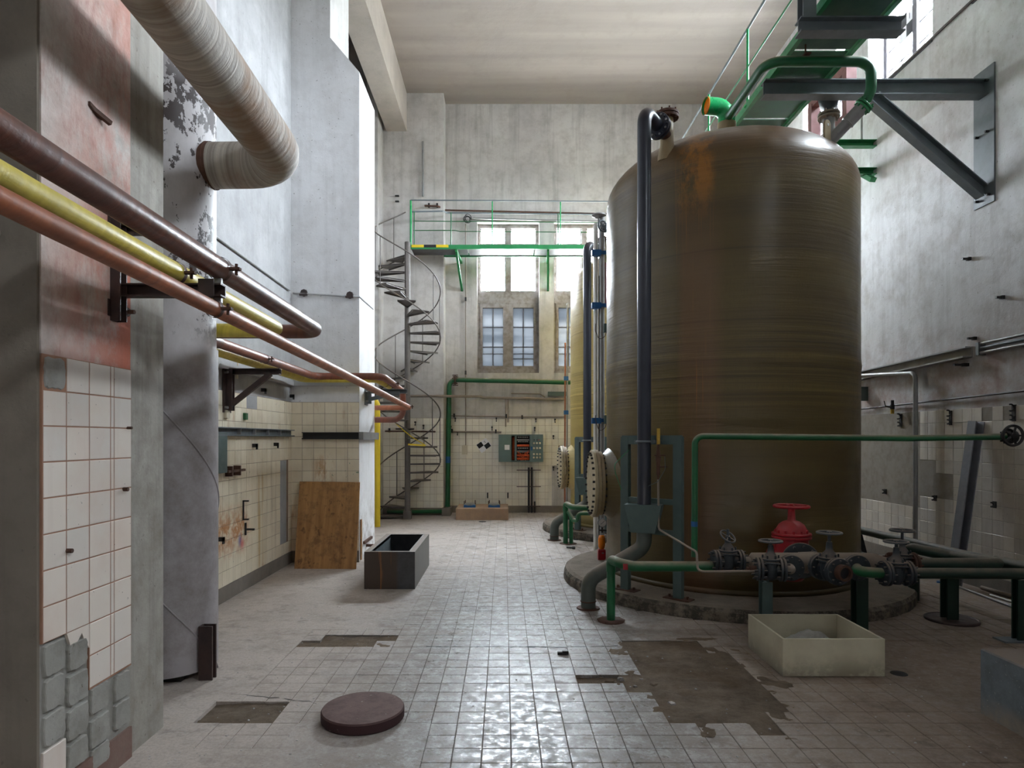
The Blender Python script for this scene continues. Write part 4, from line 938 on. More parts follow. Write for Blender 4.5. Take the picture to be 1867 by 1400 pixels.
def gate_valve(name, label, c, ax, s=1.0, wheel=.09, zt=.25, mat='valve', wmat='wheel', tilt=None, face=.085, L=.17, group='gate valves of the manifold', fl=(True, True), flm=None, dome=False):
    "flanged gate valve; c centre of the pipe axis, ax pipe direction, zt height of the handwheel over c"
    c = Vector(c); ax = Vector(ax).normalized(); up = Vector((0, 0, 1))
    t = thing(name, label, 'valve', c, group)
    m = MB(); m.lathe(c-up*.09*s, [(0, 0), (.035*s, .005), (.055*s, .04*s), (.062*s, .09*s), (.060*s, .13*s), (.056*s, .15*s)], 20, hard=False)
    m.cyl(c-ax*L/2, c+ax*L/2, .048*s, seg=20); m.build('body', mat, t)
    m = MB(); zb = c+up*.055*s
    flange(m, zb+up*.008, up, .078*s, .018, 6, .007, 24); flange(m, zb+up*.030, up, .078*s, .018, 6, .007, 24)
    if dome: m.lathe(zb+up*.035, [(.070*s, 0), (.066*s, .05*s), (.050*s, .085*s), (.025*s, .11*s), (0, .115*s)], 28, hard=False)
    else: m.lathe(zb+up*.035, [(.060*s, 0), (.045*s, .03*s), (.026*s, .055*s), (.022*s, .10*s), (.024*s, .105*s)], 20, hard=False)
    m.build('bonnet', mat, t)
    hw = c+up*zt; dirw = Vector(tilt).normalized() if tilt else up
    m = MB(); m.cyl(zb+up*.08*s, hw+up*.012, .012*s, seg=10); m.cyl(zb+up*.12*s, zb+up*(.15*s), .02*s, seg=10); m.build('stem', mat, t)
    w = MB()
    hc = hw if not tilt else hw-up*.05
    w.torus(hc, dirw, wheel, wheel*.11, 36, 8); w.lathe(hc-dirw*.012, [(0, 0), (wheel*.22, 0), (wheel*.22, .024), (0, .024)], 16, axis=dirw)
    u = dirw.orthogonal().normalized(); v_ = dirw.cross(u)
    for k in range(4 if not dome else 5):
        a = 2*PI*k/(4 if not dome else 5)+.4; w.bar(hc, hc+(u*math.cos(a)+v_*math.sin(a))*wheel, wheel*.12, wheel*.09, dirw)
    w.build('handwheel', wmat, t)
    for sgn, on in zip((-1, 1), fl):
        if not on: continue
        m = MB(); flange(m, c+ax*sgn*(L/2-.012), ax, face, .020, 8, .008); flange(m, c+ax*sgn*(L/2+.014), ax, face, .020, 8, .008); m.build('flange', (flm or mat), t)
    return t
gate_valve('gate_valve', 'gate valve with tilted handwheel after the green header pipe', P(1327, 1022, 5.50), (1, 0, 0), 1.0, .068, .255, tilt=(.35, -.55, .76), face=.092, L=.20)
# collector
t = thing('collector_pipe', 'thick dusty grey collector pipe behind the valves', 'pipe', P(1465, 1027, 5.5))
A = P(1370, 1026, 5.5); B = P(1558, 1026, 5.5)
m = MB(); m.cyl(P(1352, 1022, 5.5), A, .045, seg=20); m.tube([A-Vector((.015, 0, 0)), A+Vector((.01, 0, 0)), B, B+Vector((.16, .02, 0)), P(1620, 1028, 5.6)], [.055, .086, .086, .080, .050], 28); m.build('barrel', 'dustpipe', t)
for px, y1 in ((1440, 5.28), (1500, 5.28), (1560, 5.28)):
    c = P(px, 1034, 5.28); m = MB(); m.cyl((c.x, 5.5, c.z), c, .048, seg=18); flange(m, c, (0, 1, 0), .105, .022, 8, .009); flange(m, c-Vector((0, .028, 0)), (0, 1, 0), .105, .022, 8, .009); m.build('branch_flange', 'valve', t)
m = MB(); rc = P(1462, 1012, 5.62); flange(m, P(1460, 1022, 5.62), (-.25, -1, 0), .155, .028, 10, .012, 40); m.build('inlet_flange', 'valve', t)
m = MB(); m.tube([P(1460, 1022, 5.60), P(1490, 1018, 5.50)], [.075, .06], 24); m.build('inlet_neck', 'dustpipe', t)
# red valve
zc = P(1443, 1022, 5.78)
t = thing('red_gate_valve', 'large red gate valve with domed bonnet, tallest of the manifold', 'valve', zc)
up = Vector((0, 0, 1)); sc = 5.78/1184
m = MB(); m.lathe(zc-up*.18, [(0, 0), (.09, .01), (.145, .08), (.155, .18), (.150, .26), (.146, .27)], 32, hard=False); m.cyl(zc-Vector((0, .14, 0)), zc+Vector((0, .30, 0)), .11, seg=24); m.build('body', 'red', t)
zt_ = H+(800-975)*sc
m = MB(); flange(m, (zc.x, zc.y, zt_-.018), up, .166, .022, 12, .011, 36); flange(m, (zc.x, zc.y, zt_+.010), up, .166, .022, 12, .011, 36); m.cyl((zc.x, zc.y, zc.z+.05), (zc.x, zc.y, zt_), .142, seg=32); m.build('bonnet_flange', 'red', t)
m = MB(); m.lathe((zc.x, zc.y, zt_+.02), [(.135, 0), (.128, .035), (.105, .075), (.07, .10), (.034, .112), (.030, .19), (.024, .20), (.024, .23)], 32, hard=False); m.build('dome', 'red', t)
zw = H+(800-923)*sc
m = MB(); m.cyl((zc.x, zc.y, zt_+.2), (zc.x, zc.y, zw+.02), .016, seg=12); m.cyl((zc.x, zc.y, zw-.045), (zc.x, zc.y, zw-.015), .03, seg=12); m.build('stem', 'red', t)
m = MB(); m.torus((zc.x, zc.y, zw), up, .142, .014, 44, 10); m.lathe((zc.x, zc.y, zw-.02), [(0, 0), (.03, 0), (.03, .03), (0, .03)], 16)
for k in range(5):
    a = 2*PI*k/5+.2; m.bar((zc.x, zc.y, zw-.006), (zc.x+.142*math.cos(a), zc.y+.142*math.sin(a), zw), .024, .014)
m.build('handwheel', 'red', t)
# valve 2 on a side branch
c2 = P(1405, 1040, 5.15); c2.z = P(0, 1038, 5.15).z
gate_valve('gate_valve', 'front gate valve left of the open pipe end, thin pipe entering it', c2, (1, -.18, 0), .95, .085, .225, face=.092, L=.17)
t = thing('branch_elbow', 'short dusty elbow between the collector and the front left valve', 'pipe', P(1440, 1038, 5.2))
m = MB(); m.tube([P(1440, 1036, 5.25), P(1441, 1038, 5.13), c2+Vector((.10, 0, 0))], .040, 18, bend=.08); m.build('elbow', 'dustpipe', t)
m = MB(); m.cyl(c2-Vector((.16, -.03, 0)), c2-Vector((.10, -.02, 0)), .026, seg=12); m.cyl(c2-Vector((.18, -.032, 0)), c2-Vector((.15, -.03, 0)), .017, seg=8); m.build('plug', 'rust', t)
# valve 3 with open end
c3 = P(1512, 1036, 5.12); c3.z = P(0, 1038, 5.1).z
v3 = gate_valve('gate_valve', 'gate valve with the open pipe end facing the camera', c3, (.16, -1, 0), 1.05, .088, .285, face=.105, L=.20, fl=(True, True))
m = MB(); e = c3+Vector((.025, -.13, 0)); m.tube([e, e+Vector((.01, -.05, 0))], .062, 24, cap=False); m.tube([e+Vector((.01, -.05, 0)), e], .045, 24, cap=False); m.lathe(e+Vector((.01, -.05, 0)), [(.045, 0), (.062, 0)], 24, axis=(.16, -1, 0)); m.build('open_end', 'rust', v3)
m = MB(); m.lathe(e+Vector((.006, -.026, 0)), [(0, 0), (.045, 0)], 24, axis=(.16, -1, 0)); m.build('bore', 'dark', v3)
# valves 4 (front) and 5 (behind) on the right
c4 = P(1634, 1045, 5.15)
gate_valve('gate_valve', 'front right gate valve between green flange and long green pipe', c4, (1, 0, 0), 1.0, .085, .250, face=.100, L=.17)
c5 = P(1645, 1028, 5.62)
gate_valve('gate_valve', 'rear right gate valve with the highest grey handwheel', c5, (1, 0, 0), 1.0, .092, .290, face=.100, L=.17, flm='rust')
t = thing('branch_elbow', 'green elbow from the collector flange to the front right valve', 'pipe', P(1575, 1040, 5.2))
m = MB(); m.tube([P(1562, 1036, 5.25), P(1566, 1042, 5.13), c4-Vector((.12, 0, 0))], .042, 20, bend=.10); m.build('elbow', 'green', t)
t = thing('supply_pipe', 'long dark green pipe running right from the front right valve', 'pipe', (3.9, 5.15, .5))
m = MB(); m.tube([c4+Vector((.10, 0, 0)), P(1867, 1046, 5.15), P(1990, 1046, 5.15)], .043, 20); m.build('run', 'green_d', t)
t = thing('supply_pipe', 'thicker dark green pipe behind it that doubles back towards the wall', 'pipe', (4.1, 5.7, .5))
m = MB(); m.tube([c5+Vector((.10, 0, 0)), P(1826, 1028, 5.62), P(1735, 1014, 6.1), Vector((3.95, 6.35, .55)), Vector((4.1, 6.5, .25)), Vector((4.1, 6.5, .0))], .052, 20, bend=.06); m.build('run', 'green_d', t)
t = thing('wall_side_pipe', 'long green-black pipe running away beside the right wall at knee height', 'pipe', (4.42, 7, .5))
m = MB(); m.tube([(4.30, 8.6, .50), (4.40, 6.2, .50), (4.46, 5.75, .50)], .046, 20); m.cyl((4.44, 5.86, .5), (4.50, 5.3, .50), .058, seg=20); m.build('run', 'green_d', t)
# supports
def hpost(label, x, y, z1, w, mat, plate=None, name='pipe_support', zb=0.0):
    t = thing(name, label, 'support', (x, y, zb), 'posts under the manifold pipes')
    m = MB(); m.ibeam((x, y, zb), (x, y, z1), w, w, .012, (0, 1, 0)); m.build('post', mat, t)
    if plate == 'round':
        m = MB(); m.lathe((x+.02, y, 0), [(0, .018), (.19, .018), (.205, .012), (.21, 0)], 40); m.torus((x+.02, y, .012), (0, 0, 1), .20, .012, 40, 6); m.build('floor_cover', 'darkrust', t)
    elif plate: m = MB(); m.box(x-.16, x+.10, y-.07, y+.07, 0, .012); m.build('base_plate', 'steel', t)
    return t
hpost('grey-green post under the front left valve, behind the cream tray', P(1396, 0, 5.33).x, 5.33, .44, .082, 'steel_g', zb=0)
hpost('black post under the collector, at the back corner of the cream tray', P(1567, 0, 5.36).x, 5.36, .47, .095, 'green_d')
hpost('black post standing on a round dark floor cover', P(1731, 0, 5.76).x, 5.76, .47, .10, 'green_d', 'round')
hpost('dark green post at the right edge of the picture', P(1858, 0, 5.18).x, 5.18, .49, .07, 'green_d', 'sq')
m = MB()
for dx in (-.07, -.025, .025, .07): m.poly([(4.35+dx*.6, 8.0, .475), (4.35+dx*.6+.012, 8.0, .475), (4.35+dx*1.6+.012, 8.0, .20), (4.35+dx*1.6, 8.0, .20)], (0, .10, 0))
m.box(4.22, 4.48, 7.97, 8.13, .185, .205); m.box(4.27, 4.43, 8.02, 8.08, .44, .47); m.bolts((4.35, 8.05, .58), (0, 0, 1), .04, 2, .012, .14)
m.build('pipe_saddle', 'black', None, 'black ribbed saddle carrying the long pipe by the right wall', 'support')
m = MB(); m.bevbox(4.10, 4.60, 7.8, 8.6, 0, .185, .01); m.build('concrete_block', 'plinth', None, 'low concrete block under the black pipe saddle', 'block')
m = MB(); m.lathe((4.10, 6.98, 0), [(.0, 0), (.105, 0), (.13, .33), (.135, .34), (.12, .34), (.10, .02), (0, .02)], 28); m.build('bucket', 'white', None, 'white bucket behind the right-hand valves', 'bucket')
# riser pipe at eye level
t = thing('riser_pipe', 'thin green pipe rising from the header and running right at eye level', 'pipe', P(1268, 1015, 5.5))
pts = [P(1266, 1015, 5.5), P(1267, 795, 5.5), P(1655, 799, 5.5), P(1835, 796, 5.25)]
m = MB(); m.tube(pts, .026, 18, bend=.07); m.build('run', 'green', t)
m = MB(); a = P(1266, 955, 5.5); m.tube([a-Vector((0, 0, .022)), a+Vector((0, 0, .022))], .0275, 18, cap=False); m.build('blue_band', 'blue', t)
t = thing('wall_valve', 'black handwheel valve ending the eye-level green pipe at the right edge', 'valve', P(1847, 794, 5.22))
c = P(1847, 794, 5.12)
m = MB(); flange(m, P(1838, 796, 5.25), (1, 0, 0), .06, .02); m.cyl(P(1838, 796, 5.25), P(1850, 796, 5.25), .05, seg=16); m.cyl(P(1847, 794, 5.25), c, .02, seg=10); m.build('body', 'black', t)
m = MB(); m.torus(c, (0, -1, 0), .078, .011, 32, 8); m.torus(c+Vector((0, .05, 0)), (0, -1, 0), .05, .01, 24, 6); m.lathe(c, [(0, -.01), (.02, -.01), (.02, .015), (0, .015)], 12, axis=(0, -1, 0))
for k in range(5): a = 2*PI*k/5; m.bar(c, c+Vector((math.cos(a)*.078, 0, math.sin(a)*.078)), .014, .010, (0, 1, 0))
m.build('handwheel', 'black', t)
# ---------------- left pipes ----------------
XP = -1.41
def pipe(label, mat, path, r, bend, name='pipe_run', clamps=(), group=None):
    t = thing(name, label, 'pipe', path[0], group); m = MB(); m.tube(path, r, 24, bend=bend); m.build('run', mat, t)
    for c, ax, up_ in clamps:
        c = Vector(c); m = MB(); ax = Vector(ax); m.tube([c-ax*.014, c+ax*.014], r+.006, 24, cap=False)
        s = Vector(up_); m.bar(c+s*r, c+s*(r+.05), .03, .012, (0, 0, 1)); m.bar(c-s*r, c-s*(r+.035), .03, .012, (0, 0, 1)); m.cyl(c+s*(r+.03)-Vector((0, 0, .03)), c+s*(r+.03)+Vector((0, 0, .025)), .008, seg=6)
        m.build('pipe_clip', 'rust', t)
    return t
Y1 = (0, 1, 0); Xp = (1, 0, 0)
pipe('dark brown pipe, uppermost of the three crossing the nearest pier', 'dark_pipe', [(XP, .2, 2.50), (XP, 4.93, 2.425), (-2.40, 4.93, 2.425), (-2.40, 5.0, 2.42), (-2.40, 5.45, 2.42)], .053, .12, clamps=[((XP, 3.22, 2.452), Y1, Xp)])
pipe('yellow wrapped pipe between the two brown ones at the nearest pier', 'yellow_pipe', [(-1.63, .2, 2.50), (-1.63, 4.73, 2.40), (-2.545, 4.73, 2.40), (-2.545, 8.25, 2.375), (-1.62, 8.25, 2.375), (-1.62, 9.15, 2.36)], .05, .12, clamps=[((-1.63, 3.22, 2.433), Y1, Xp), ((-1.62, 8.8, 2.365), Y1, Xp)])
pipe('red-brown pipe, lowest of the three crossing the nearest pier', 'orange_pipe', [(XP, .2, 2.32), (XP, 9.72, 2.075), (-2.75, 9.72, 2.075)], .037, .10, clamps=[((XP, 3.16, 2.243), Y1, Xp), ((XP, 9.5, 2.08), Y1, Xp)])
pipe('red-brown pipe bending round the corner above the tiled wall', 'red_pipe', [(-2.40, 5.30, 2.42), (-2.40, 8.22, 2.40), (-1.535, 8.22, 2.40), (-1.535, 9.85, 2.33), (-1.535, 9.9, 1.90), (-2.75, 9.9, 1.90)], .045, .16, clamps=[((-2.40, 6.5, 2.41), Y1, Xp), ((-1.535, 8.95, 2.37), Y1, Xp)])
m = MB(); m.tube([(-2.32, 11.9, 0), (-2.32, 11.9, 2.30), (-2.6, 11.9, 2.34)], .052, 20, bend=.1); m.build('yellow_riser', 'yellow', None, 'bright yellow vertical pipe behind the white pier by the stair', 'pipe')
# big lagged pipe
t = thing('lagged_pipe', 'huge cloth-lagged pipe overhead bending into the peeling vertical duct', 'pipe', (-1.5, 3, 3.6))
m = MB(); m.tube([(-1.52, .1, 3.66), (-1.50, 4.48, 3.50), (-2.15, 4.50, 3.50)], .152, 40, bend=.27); m.build('run', 'lagging', t)
m = MB(); m.tube([(-2.01, 4.50, 3.50), (-2.06, 4.50, 3.50)], .158, 36, cap=False); m.torus((-2.035, 4.50, 3.50), (1, 0, 0), .155, .007, 36, 6); m.build('end_band', 'rust', t)
t = thing('vertical_duct', 'tall round metal duct with peeling paint behind the nearest pier', 'duct', (-2.32, 4.50, 0))
m = MB(); m.tube([(-2.32, 4.50, .05), (-2.32, 4.50, 1.2), (-2.32, 4.50, 2.235)], .312, 64); m.tube([(-2.32, 4.50, 2.225), (-2.32, 4.50, ZC)], .300, 64, cap=False); m.build('shell', 'duct', t)
hx = [(-2.32+.313*math.cos(a), 4.5+.313*math.sin(a), z) for a, z in [(-1.9+k*.08, 2.05-k*.03) for k in range(36)]]
m = MB(); m.tube(hx, .006, 6); m.tube([(p[0], p[1], p[2]-1.25) for p in hx], .006, 6); m.build('spiral_seam', 'duct', t)
m = MB(); m.prof((-1.99, 4.36, 0), (-1.99, 4.36, .36), [(-.035, -.045), (.035, -.045), (.035, .045), (.022, .045), (.022, -.033), (-.022, -.033), (-.022, .045), (-.035, .045)], (1, 0, 0)); m.build('foot_channel', 'darkrust', t)
m = MB(); m.box(-2.5, -2.14, 4.3, 4.7, 0, .055); m.build('foot_block', 'black', t)
# wall brackets
def tri_bracket(name, label, x0, y, ztop, reach, drop, mat, w=.06):
    t = thing(name, label, 'bracket', (x0, y, ztop-drop), 'steel brackets carrying the pipes')
    m = MB(); m.box(x0, x0+.012, y-.09, y+.09, ztop-drop-.02, ztop+.02); m.build('wall_plate', mat, t)
    m = MB(); m.cchan((x0+.012+w/2, y, ztop-drop), (x0+.012+w/2, y, ztop), w, w, .007, (0, -1, 0)); m.build('upright', mat, t)
    m = MB(); m.cchan((x0+.012, y, ztop-w/2), (x0+reach, y, ztop-w/2), w, w, .007, (0, 0, 1)); m.build('arm', mat, t)
    m = MB(); m.bar((x0+.05, y, ztop-drop+.06), (x0+reach*.82, y, ztop-.05), w*.8, .05, (0, 0, 1)); m.build('brace', mat, t)
    for dz in (-drop+.03, -.04):
        m = MB(); m.cyl((x0, y-.06, ztop+dz), (x0+.045, y-.06, ztop+dz), .014, seg=6); m.build('anchor_bolt', 'galv', t)
    return t
t = thing('pipe_bracket', 'rusty bracket on the nearest pier carrying the three pipes', 'bracket', (-1.9, 3.17, 2.2))
m = MB(); m.box(-1.90, -1.888, 3.10, 3.24, 2.20, 2.28); m.box(-1.90, -1.888, 3.10, 3.24, 2.62, 2.68); m.build('wall_plate', 'darkrust', t)
m = MB(); m.cchan((-1.87, 3.15, 2.18), (-1.87, 3.15, 2.74), .05, .06, .008, (0, -1, 0)); m.build('upright', 'darkrust', t)
m = MB(); m.cchan((-1.90, 3.18, 2.335), (-1.375, 3.18, 2.335), .06, .062, .007, (0, 0, 1)); m.box(-1.48, -1.405, 3.14, 3.15, 2.30, 2.385); m.build('arm', 'darkrust', t)
m = MB(); m.cchan((-1.90, 3.18, 2.635), (-1.70, 3.18, 2.635), .05, .05, .007, (0, 0, 1)); m.build('upper_arm', 'darkrust', t)
for x, z0, z1 in ((XP, 2.365, 2.40), (-1.63, 2.365, 2.385), (XP, 2.28, 2.305)):
    m = MB(); m.bar((x, 3.2, z0), (x, 3.2, z1), .04, .02, (0, 1, 0)); m.build('stool', 'galv', t)
m = MB(); m.cyl((-1.9, 3.2, 2.235), (-1.82, 3.2, 2.235), .011, seg=8); m.cyl((-1.87, 3.2, 2.235), (-1.85, 3.2, 2.235), .022, seg=6); m.build('anchor_bolt', 'rust', t)
tri_bracket('pipe_bracket', 'triangular rusty bracket on the cream tiled wall', XL+.012, 6.47, 2.31, .54, .42, 'darkrust')
tri_bracket('pipe_bracket', 'grey bracket on the corner of the white pier by the stair', -1.89, 8.88, 2.29, .56, .20, 'steel')
m = MB(); m.poly([(-1.96, 2.98, 3.16), (-1.885, 2.96, 3.13), (-1.87, 3.04, 3.10), (-1.90, 3.07, 3.115)], (0, 0, .018)); m.bar((-1.905, 2.95, 3.14), (-1.86, 3.07, 3.10), .02, .02); m.build('wall_hook', 'rust', None, 'rusty hook stub in the red-washed face of the nearest pier', 'hook')
# ---------------- overhead walkway, cross beams, wall bracket ----------------
ZW = 5.52; WX0, WX1 = 2.87, 3.49
t = thing('overhead_walkway', 'green walkway running overhead above the near tank', 'walkway', (3.18, 7, ZW), 'green steel walkways')
for x in (WX0, WX1):
    m = MB(); m.cchan((x, 3.0, ZW), (x, 12.9, ZW), .045, .085, .007, (0, 0, 1)); m.build('side_rail', 'green_c', t)
yy = 3.0
ds = random.Random(2)
for k in range(8):
    L = 1.38 if k % 2 else 1.05; m = MB(); y1 = min(yy+L, 12.9)
    m.box(WX0+.03, WX1-.03, yy+.012, y1-.012, ZW-.012, ZW-.004); m.build('deck_plate', 'deck' if k % 3 else 'green', t); yy = y1+.015
    if yy > 12.8: break
for y in (4.4, 5.6, 8.3, 9.7, 11.1):
    m = MB(); m.bar((WX0, y, ZW-.05), (WX1, y, ZW-.05), .05, .05); m.build('cross_tie', 'green', t)
gr = thing('walkway_railing', 'thin green railing along the left side of the overhead walkway', 'railing', (WX0, 7, ZW), 'walkway railings')
m = MB(); m.tube([(WX0, 3.0, 6.44), (WX0, 12.6, 6.44)], .014, 10); m.build('top_rail', 'steel', gr)
m = MB(); m.tube([(WX0, 3.0, 5.99), (WX0, 12.6, 5.99)], .010, 8); m.build('mid_rail', 'green_c', gr)
for y in (3.3, 4.75, 6.2, 7.65, 9.1, 10.55, 12.0):
    m = MB(); m.tube([(WX0, y, ZW+.01), (WX0, y, 6.44)], .015, 10); m.cyl((WX0-.01, y, ZW-.005), (WX0-.01, y, ZW+.012), .03, seg=12); m.build('post', 'green_b', gr)
t = thing('wall_bracket', 'big grey steel bracket on the right wall holding up the overhead walkway', 'bracket', (5.2, 7.02, 4.2), 'walkway brackets on the right wall')
m = MB(); m.box(XR-.016, XR, 6.87, 7.17, 4.13, 5.60); m.build('wall_plate', 'steel', t)
m = MB(); m.ibeam((2.80, 7.02, 5.385), (XR-.016, 7.02, 5.385), .14, .165, .012); m.build('beam', 'steel', t)
m = MB(); m.ibeam((3.98, 7.02, 5.29), (XR-.016, 7.02, 4.26), .12, .125, .011); m.build('brace', 'steel', t)
for y, z in ((6.95, 5.45), (7.1, 4.9), (6.95, 4.9), (6.93, 4.22), (7.1, 4.2), (7.1, 5.35)):
    m = MB(); m.cyl((XR-.055, y, z), (XR-.016, y, z), .014, seg=6); m.build('anchor_bolt', 'black', t)
t = thing('cross_beam', 'dark steel trestle hanging under the walkway at the top edge of the picture', 'beam', (3.1, 5.92, 5.4))
m = MB(); m.ibeam((2.68, 5.92, 5.36), (3.62, 5.92, 5.36), .13, .13, .012); m.build('beam', 'steel', t)
m = MB(); m.ibeam((2.76, 5.92, 5.42), (2.76, 5.92, 7.2), .12, .12, .012, (0, 1, 0)); m.build('hanger', 'steel', t)
t = thing('red_trestle', 'dull red steel frame standing beyond the walkway beside the high windows', 'frame', (4.04, 8, 5.3))
for y in (7.6, 8.46):
    m = MB(); m.bar((4.04, y, 5.36 if y < 8 else 4.8), (4.04, y, 5.95), .12, .10, (0, 1, 0)); m.build('post', 'redfr', t)
m = MB(); m.cchan((4.04, 7.55, 5.96), (4.04, 8.52, 5.96), .10, .10, .01); m.build('rail', 'redfr', t)
m = MB(); m.bar((4.04, 7.6, 5.40), (4.04, 8.46, 5.40), .08, .08); m.bar((3.49, 8.46, 5.46), (4.04, 8.46, 5.46), .07, .07); m.build('cross_rail', 'redfr', t)
for i, (y, z, x0) in enumerate(((9.1, 5.74, 4.35), (9.1, 5.35, 4.55))):
    m = MB(); m.cchan((x0-.4, y, z), (XR, y, z), .10, .09, .008); m.build('landing_beam', 'green_c', None, ['green channel from the right wall behind the near tank, upper one', 'green channel from the right wall behind the near tank, lower one'][i], 'beam')
m = MB(); m.bar(P(1563, 312, 9.3), P(1592, 328, 9.0), .09, .06); m.build('landing_brace', 'green_c', None, 'short green brace below the two green channels', 'brace')
m = MB(); m.cyl(P(1571, 256, 9.1), P(1571, 200, 9.1), .014, seg=8); m.build('landing_post', 'galv', None, 'thin grey post standing on the upper green channel', 'post')
# ---------------- end-wall walkway ----------------
t = thing('gallery_walkway', 'green-edged gallery in front of the end-wall windows', 'walkway', (0, 13.5, ZW), 'green steel walkways')
gx0, gx1 = -1.90, 1.78
m = MB(); m.box(gx0, gx1, 13.20, 13.245, ZW-.05, ZW+.035); m.build('front_rail', 'green_c', t)
m = MB(); m.box(gx0, gx1, 13.78, 13.82, ZW-.045, ZW+.03); m.build('rear_rail', 'green', t)
for a, b in ((-1.90, -.75), (-.73, .62), (.64, 1.78)):
    m = MB(); m.box(a, b, 13.245, 13.74 if a < -1.5 else 13.78, ZW-.025, ZW-.015); m.build('deck_plate', 'grey_deck', t)
for k, c in enumerate(('yellow', 'black', 'yellow')):
    m = MB(); m.box(-1.88+k*.25, -1.88+(k+1)*.25, 13.195, 13.20, ZW-.02, ZW+.035); m.build('warning_stripe', c, t, label='yellow stripe' if c == 'yellow' else 'black stripe')
for x in (-.98, .90):
    m = MB(); m.bar((x, 13.26, ZW-.04), (x+.06, YB, 4.85), .045, .045); m.build('brace', 'green_c', t)
    m = MB(); m.bar((x, 13.25, ZW-.06), (x+.05, YB, ZW-.06), .045, .045); m.build('cross_beam', 'green_c', t)
gr = thing('gallery_railing', 'green railing of the gallery in front of the end-wall windows', 'railing', (0, 13.22, ZW), 'walkway railings')
m = MB(); m.tube([(gx0-.0, 13.22, 6.47), (2.15, 13.22, 6.44)], .013, 10); m.build('top_rail', 'steel', gr)
m = MB(); m.tube([(gx0+.05, 13.24, 5.86), (gx0+.9, 13.24, 5.86), (gx0+1.0, 13.24, 5.84), (2.0, 13.24, 5.82)], .010, 8); m.build('lower_rail', 'green', gr)
m = MB(); m.tube([(gx0+.05, 13.24, 6.05), (2.0, 13.24, 6.02)], .010, 8); m.build('mid_rail', 'green', gr)
for x, z1 in ((gx0, 6.47), (gx0+.07, 6.24), (-1.08, 6.22), (-.24, 6.46), (1.15, 6.44), (1.10, 6.2)):
    m = MB(); m.tube([(x, 13.23, ZW), (x, 13.23, z1)], .020 if x == gx0 else .012, 10); m.build('post', 'green_b' if z1 > 6.4 else 'green', gr)
# conduits along the end wall above the windows
def conduit(label, path, r, mat='galv', bend=.05, name='wall_pipe', cat='pipe', clips=()):
    t = thing(name, label, cat, path[0]); m = MB(); m.tube(path, r, 12, bend=bend); m.build('run', mat, t)
    for c in clips:
        m = MB(); c = Vector(c); m.box(c.x-.018, c.x+.018, c.y-.02, c.y+.03, c.z-.035, c.z+.05); m.build('clip', 'black', t)
    return t
w = lambda px, py, d=.06: P(px, py, YB-d)
conduit('rusty brown pipe along the end wall above the windows', [P(774, 375, 13.66), P(800, 376, 13.66), P(808, 383, 14.1), w(1108, 390)], .018, 'rust', clips=[P(782, 375, 13.70), P(797, 375, 13.70)])
conduit('thin pale pipe just above the window heads', [w(862, 398), w(1104, 404)], .018, 'galv')
conduit('black handrail pipe from the stair along the end wall', [P(750, 386, 13.25), P(808, 385, 13.4), P(815, 388, 13.6), P(1105, 391, 13.6)], .015, 'steel')
m = MB(); c = w(852, 400, .12); m.torus(c, (.3, -1, .3), .085, .010, 20, 6); m.torus(c+Vector((.02, -.04, .02)), (.6, -1, 0), .08, .009, 20, 6); m.torus(c, (-.3, -1, 0), .06, .009, 20, 6); m.build('cable_coil', 'black', None, 'small coil of black cable above the gallery left of the windows', 'cable')
conduit('thin drop conduit down to the grey wall switch', [w(849, 408), w(849, 812)], .012, 'dustpipe', clips=[w(849, 546), w(849, 680)])
m = MB(); c = w(847, 820, .05); m.bevbox(c.x-.055, c.x+.055, -.0, .08, -.10, .10, .01, T=Matrix.Translation((0, c.y-.04, c.z))); m.build('switch_box', 'cream', None, 'old cream wall switch at the foot of the thin conduit', 'switch')
conduit('vertical steel tube high on the shallow pier above the stair', [P(771, 258, 13.70), P(771, 358, 13.70)], .022, 'galv')
m = MB()
for y in (357, 367): a = P(724, y, 13.72); m.box(a.x-.04, a.x+.04, a.y-.02, a.y+.03, a.z-.01, a.z+.01)
m.build('iron_cramp', 'black', None, 'pair of black iron cramps high on the shallow pier', 'cramp')
# lower wall pipes
t = thing('wall_main', 'thick green pipe framing the end wall above the tiles and dropping beside the stair', 'pipe', (-1.2, 13.9, 0))
m = MB(); m.tube([(-2.45, 13.62, .09), (-1.22, 13.62, .09), (-1.22, 13.62, .1)], .045, 16); m.tube([(-1.21, 13.90, 0.12), w(819, 692, .25), w(1040, 697, .25)], .052, 20, bend=.16); m.build('run', 'green', t)
m = MB(); m.box(-1.30, -1.12, 13.55, 13.98, 0, .16); m.build('concrete_shoe', 'base', t)
m = MB(); c = w(830, 693, .25); flange(m, c, (1, 0, 0), .10, .02); m.bolts(c, (1, 0, 0), .11, 6, .01, .12); m.build('coupling', 'rust', t)
m = MB(); a = P(817, 838, 13.9); m.cyl(a-Vector((0, 0, .07)), a+Vector((0, 0, .07)), .0535, seg=18, cap=False); m.build('blue_band', 'blue', t)
conduit('long grey pipe across the end wall under the thick green one', [P(690, 722, 13.66), P(800, 722, 13.66), P(875, 723, 14.08), P(882, 725, 14.1), w(1032, 728)], .028, 'dustpipe')
conduit('thin dark pipe across the upper tiles of the end wall', [w(822, 758), w(935, 760), w(1030, 760)], .013, 'dustpipe', clips=[w(828, 758), w(923, 759), w(952, 761)])
conduit('brown and grey conduit at head height on the end wall', [w(822, 787), w(914, 788)], .020, 'dustpipe', clips=[w(824, 786), w(904, 787)])
conduit('short conduit on the shallow pier behind the stair', [P(702, 786, 13.68), P(794, 787, 13.68)], .016, 'rust', clips=[P(710, 785, 13.7)])
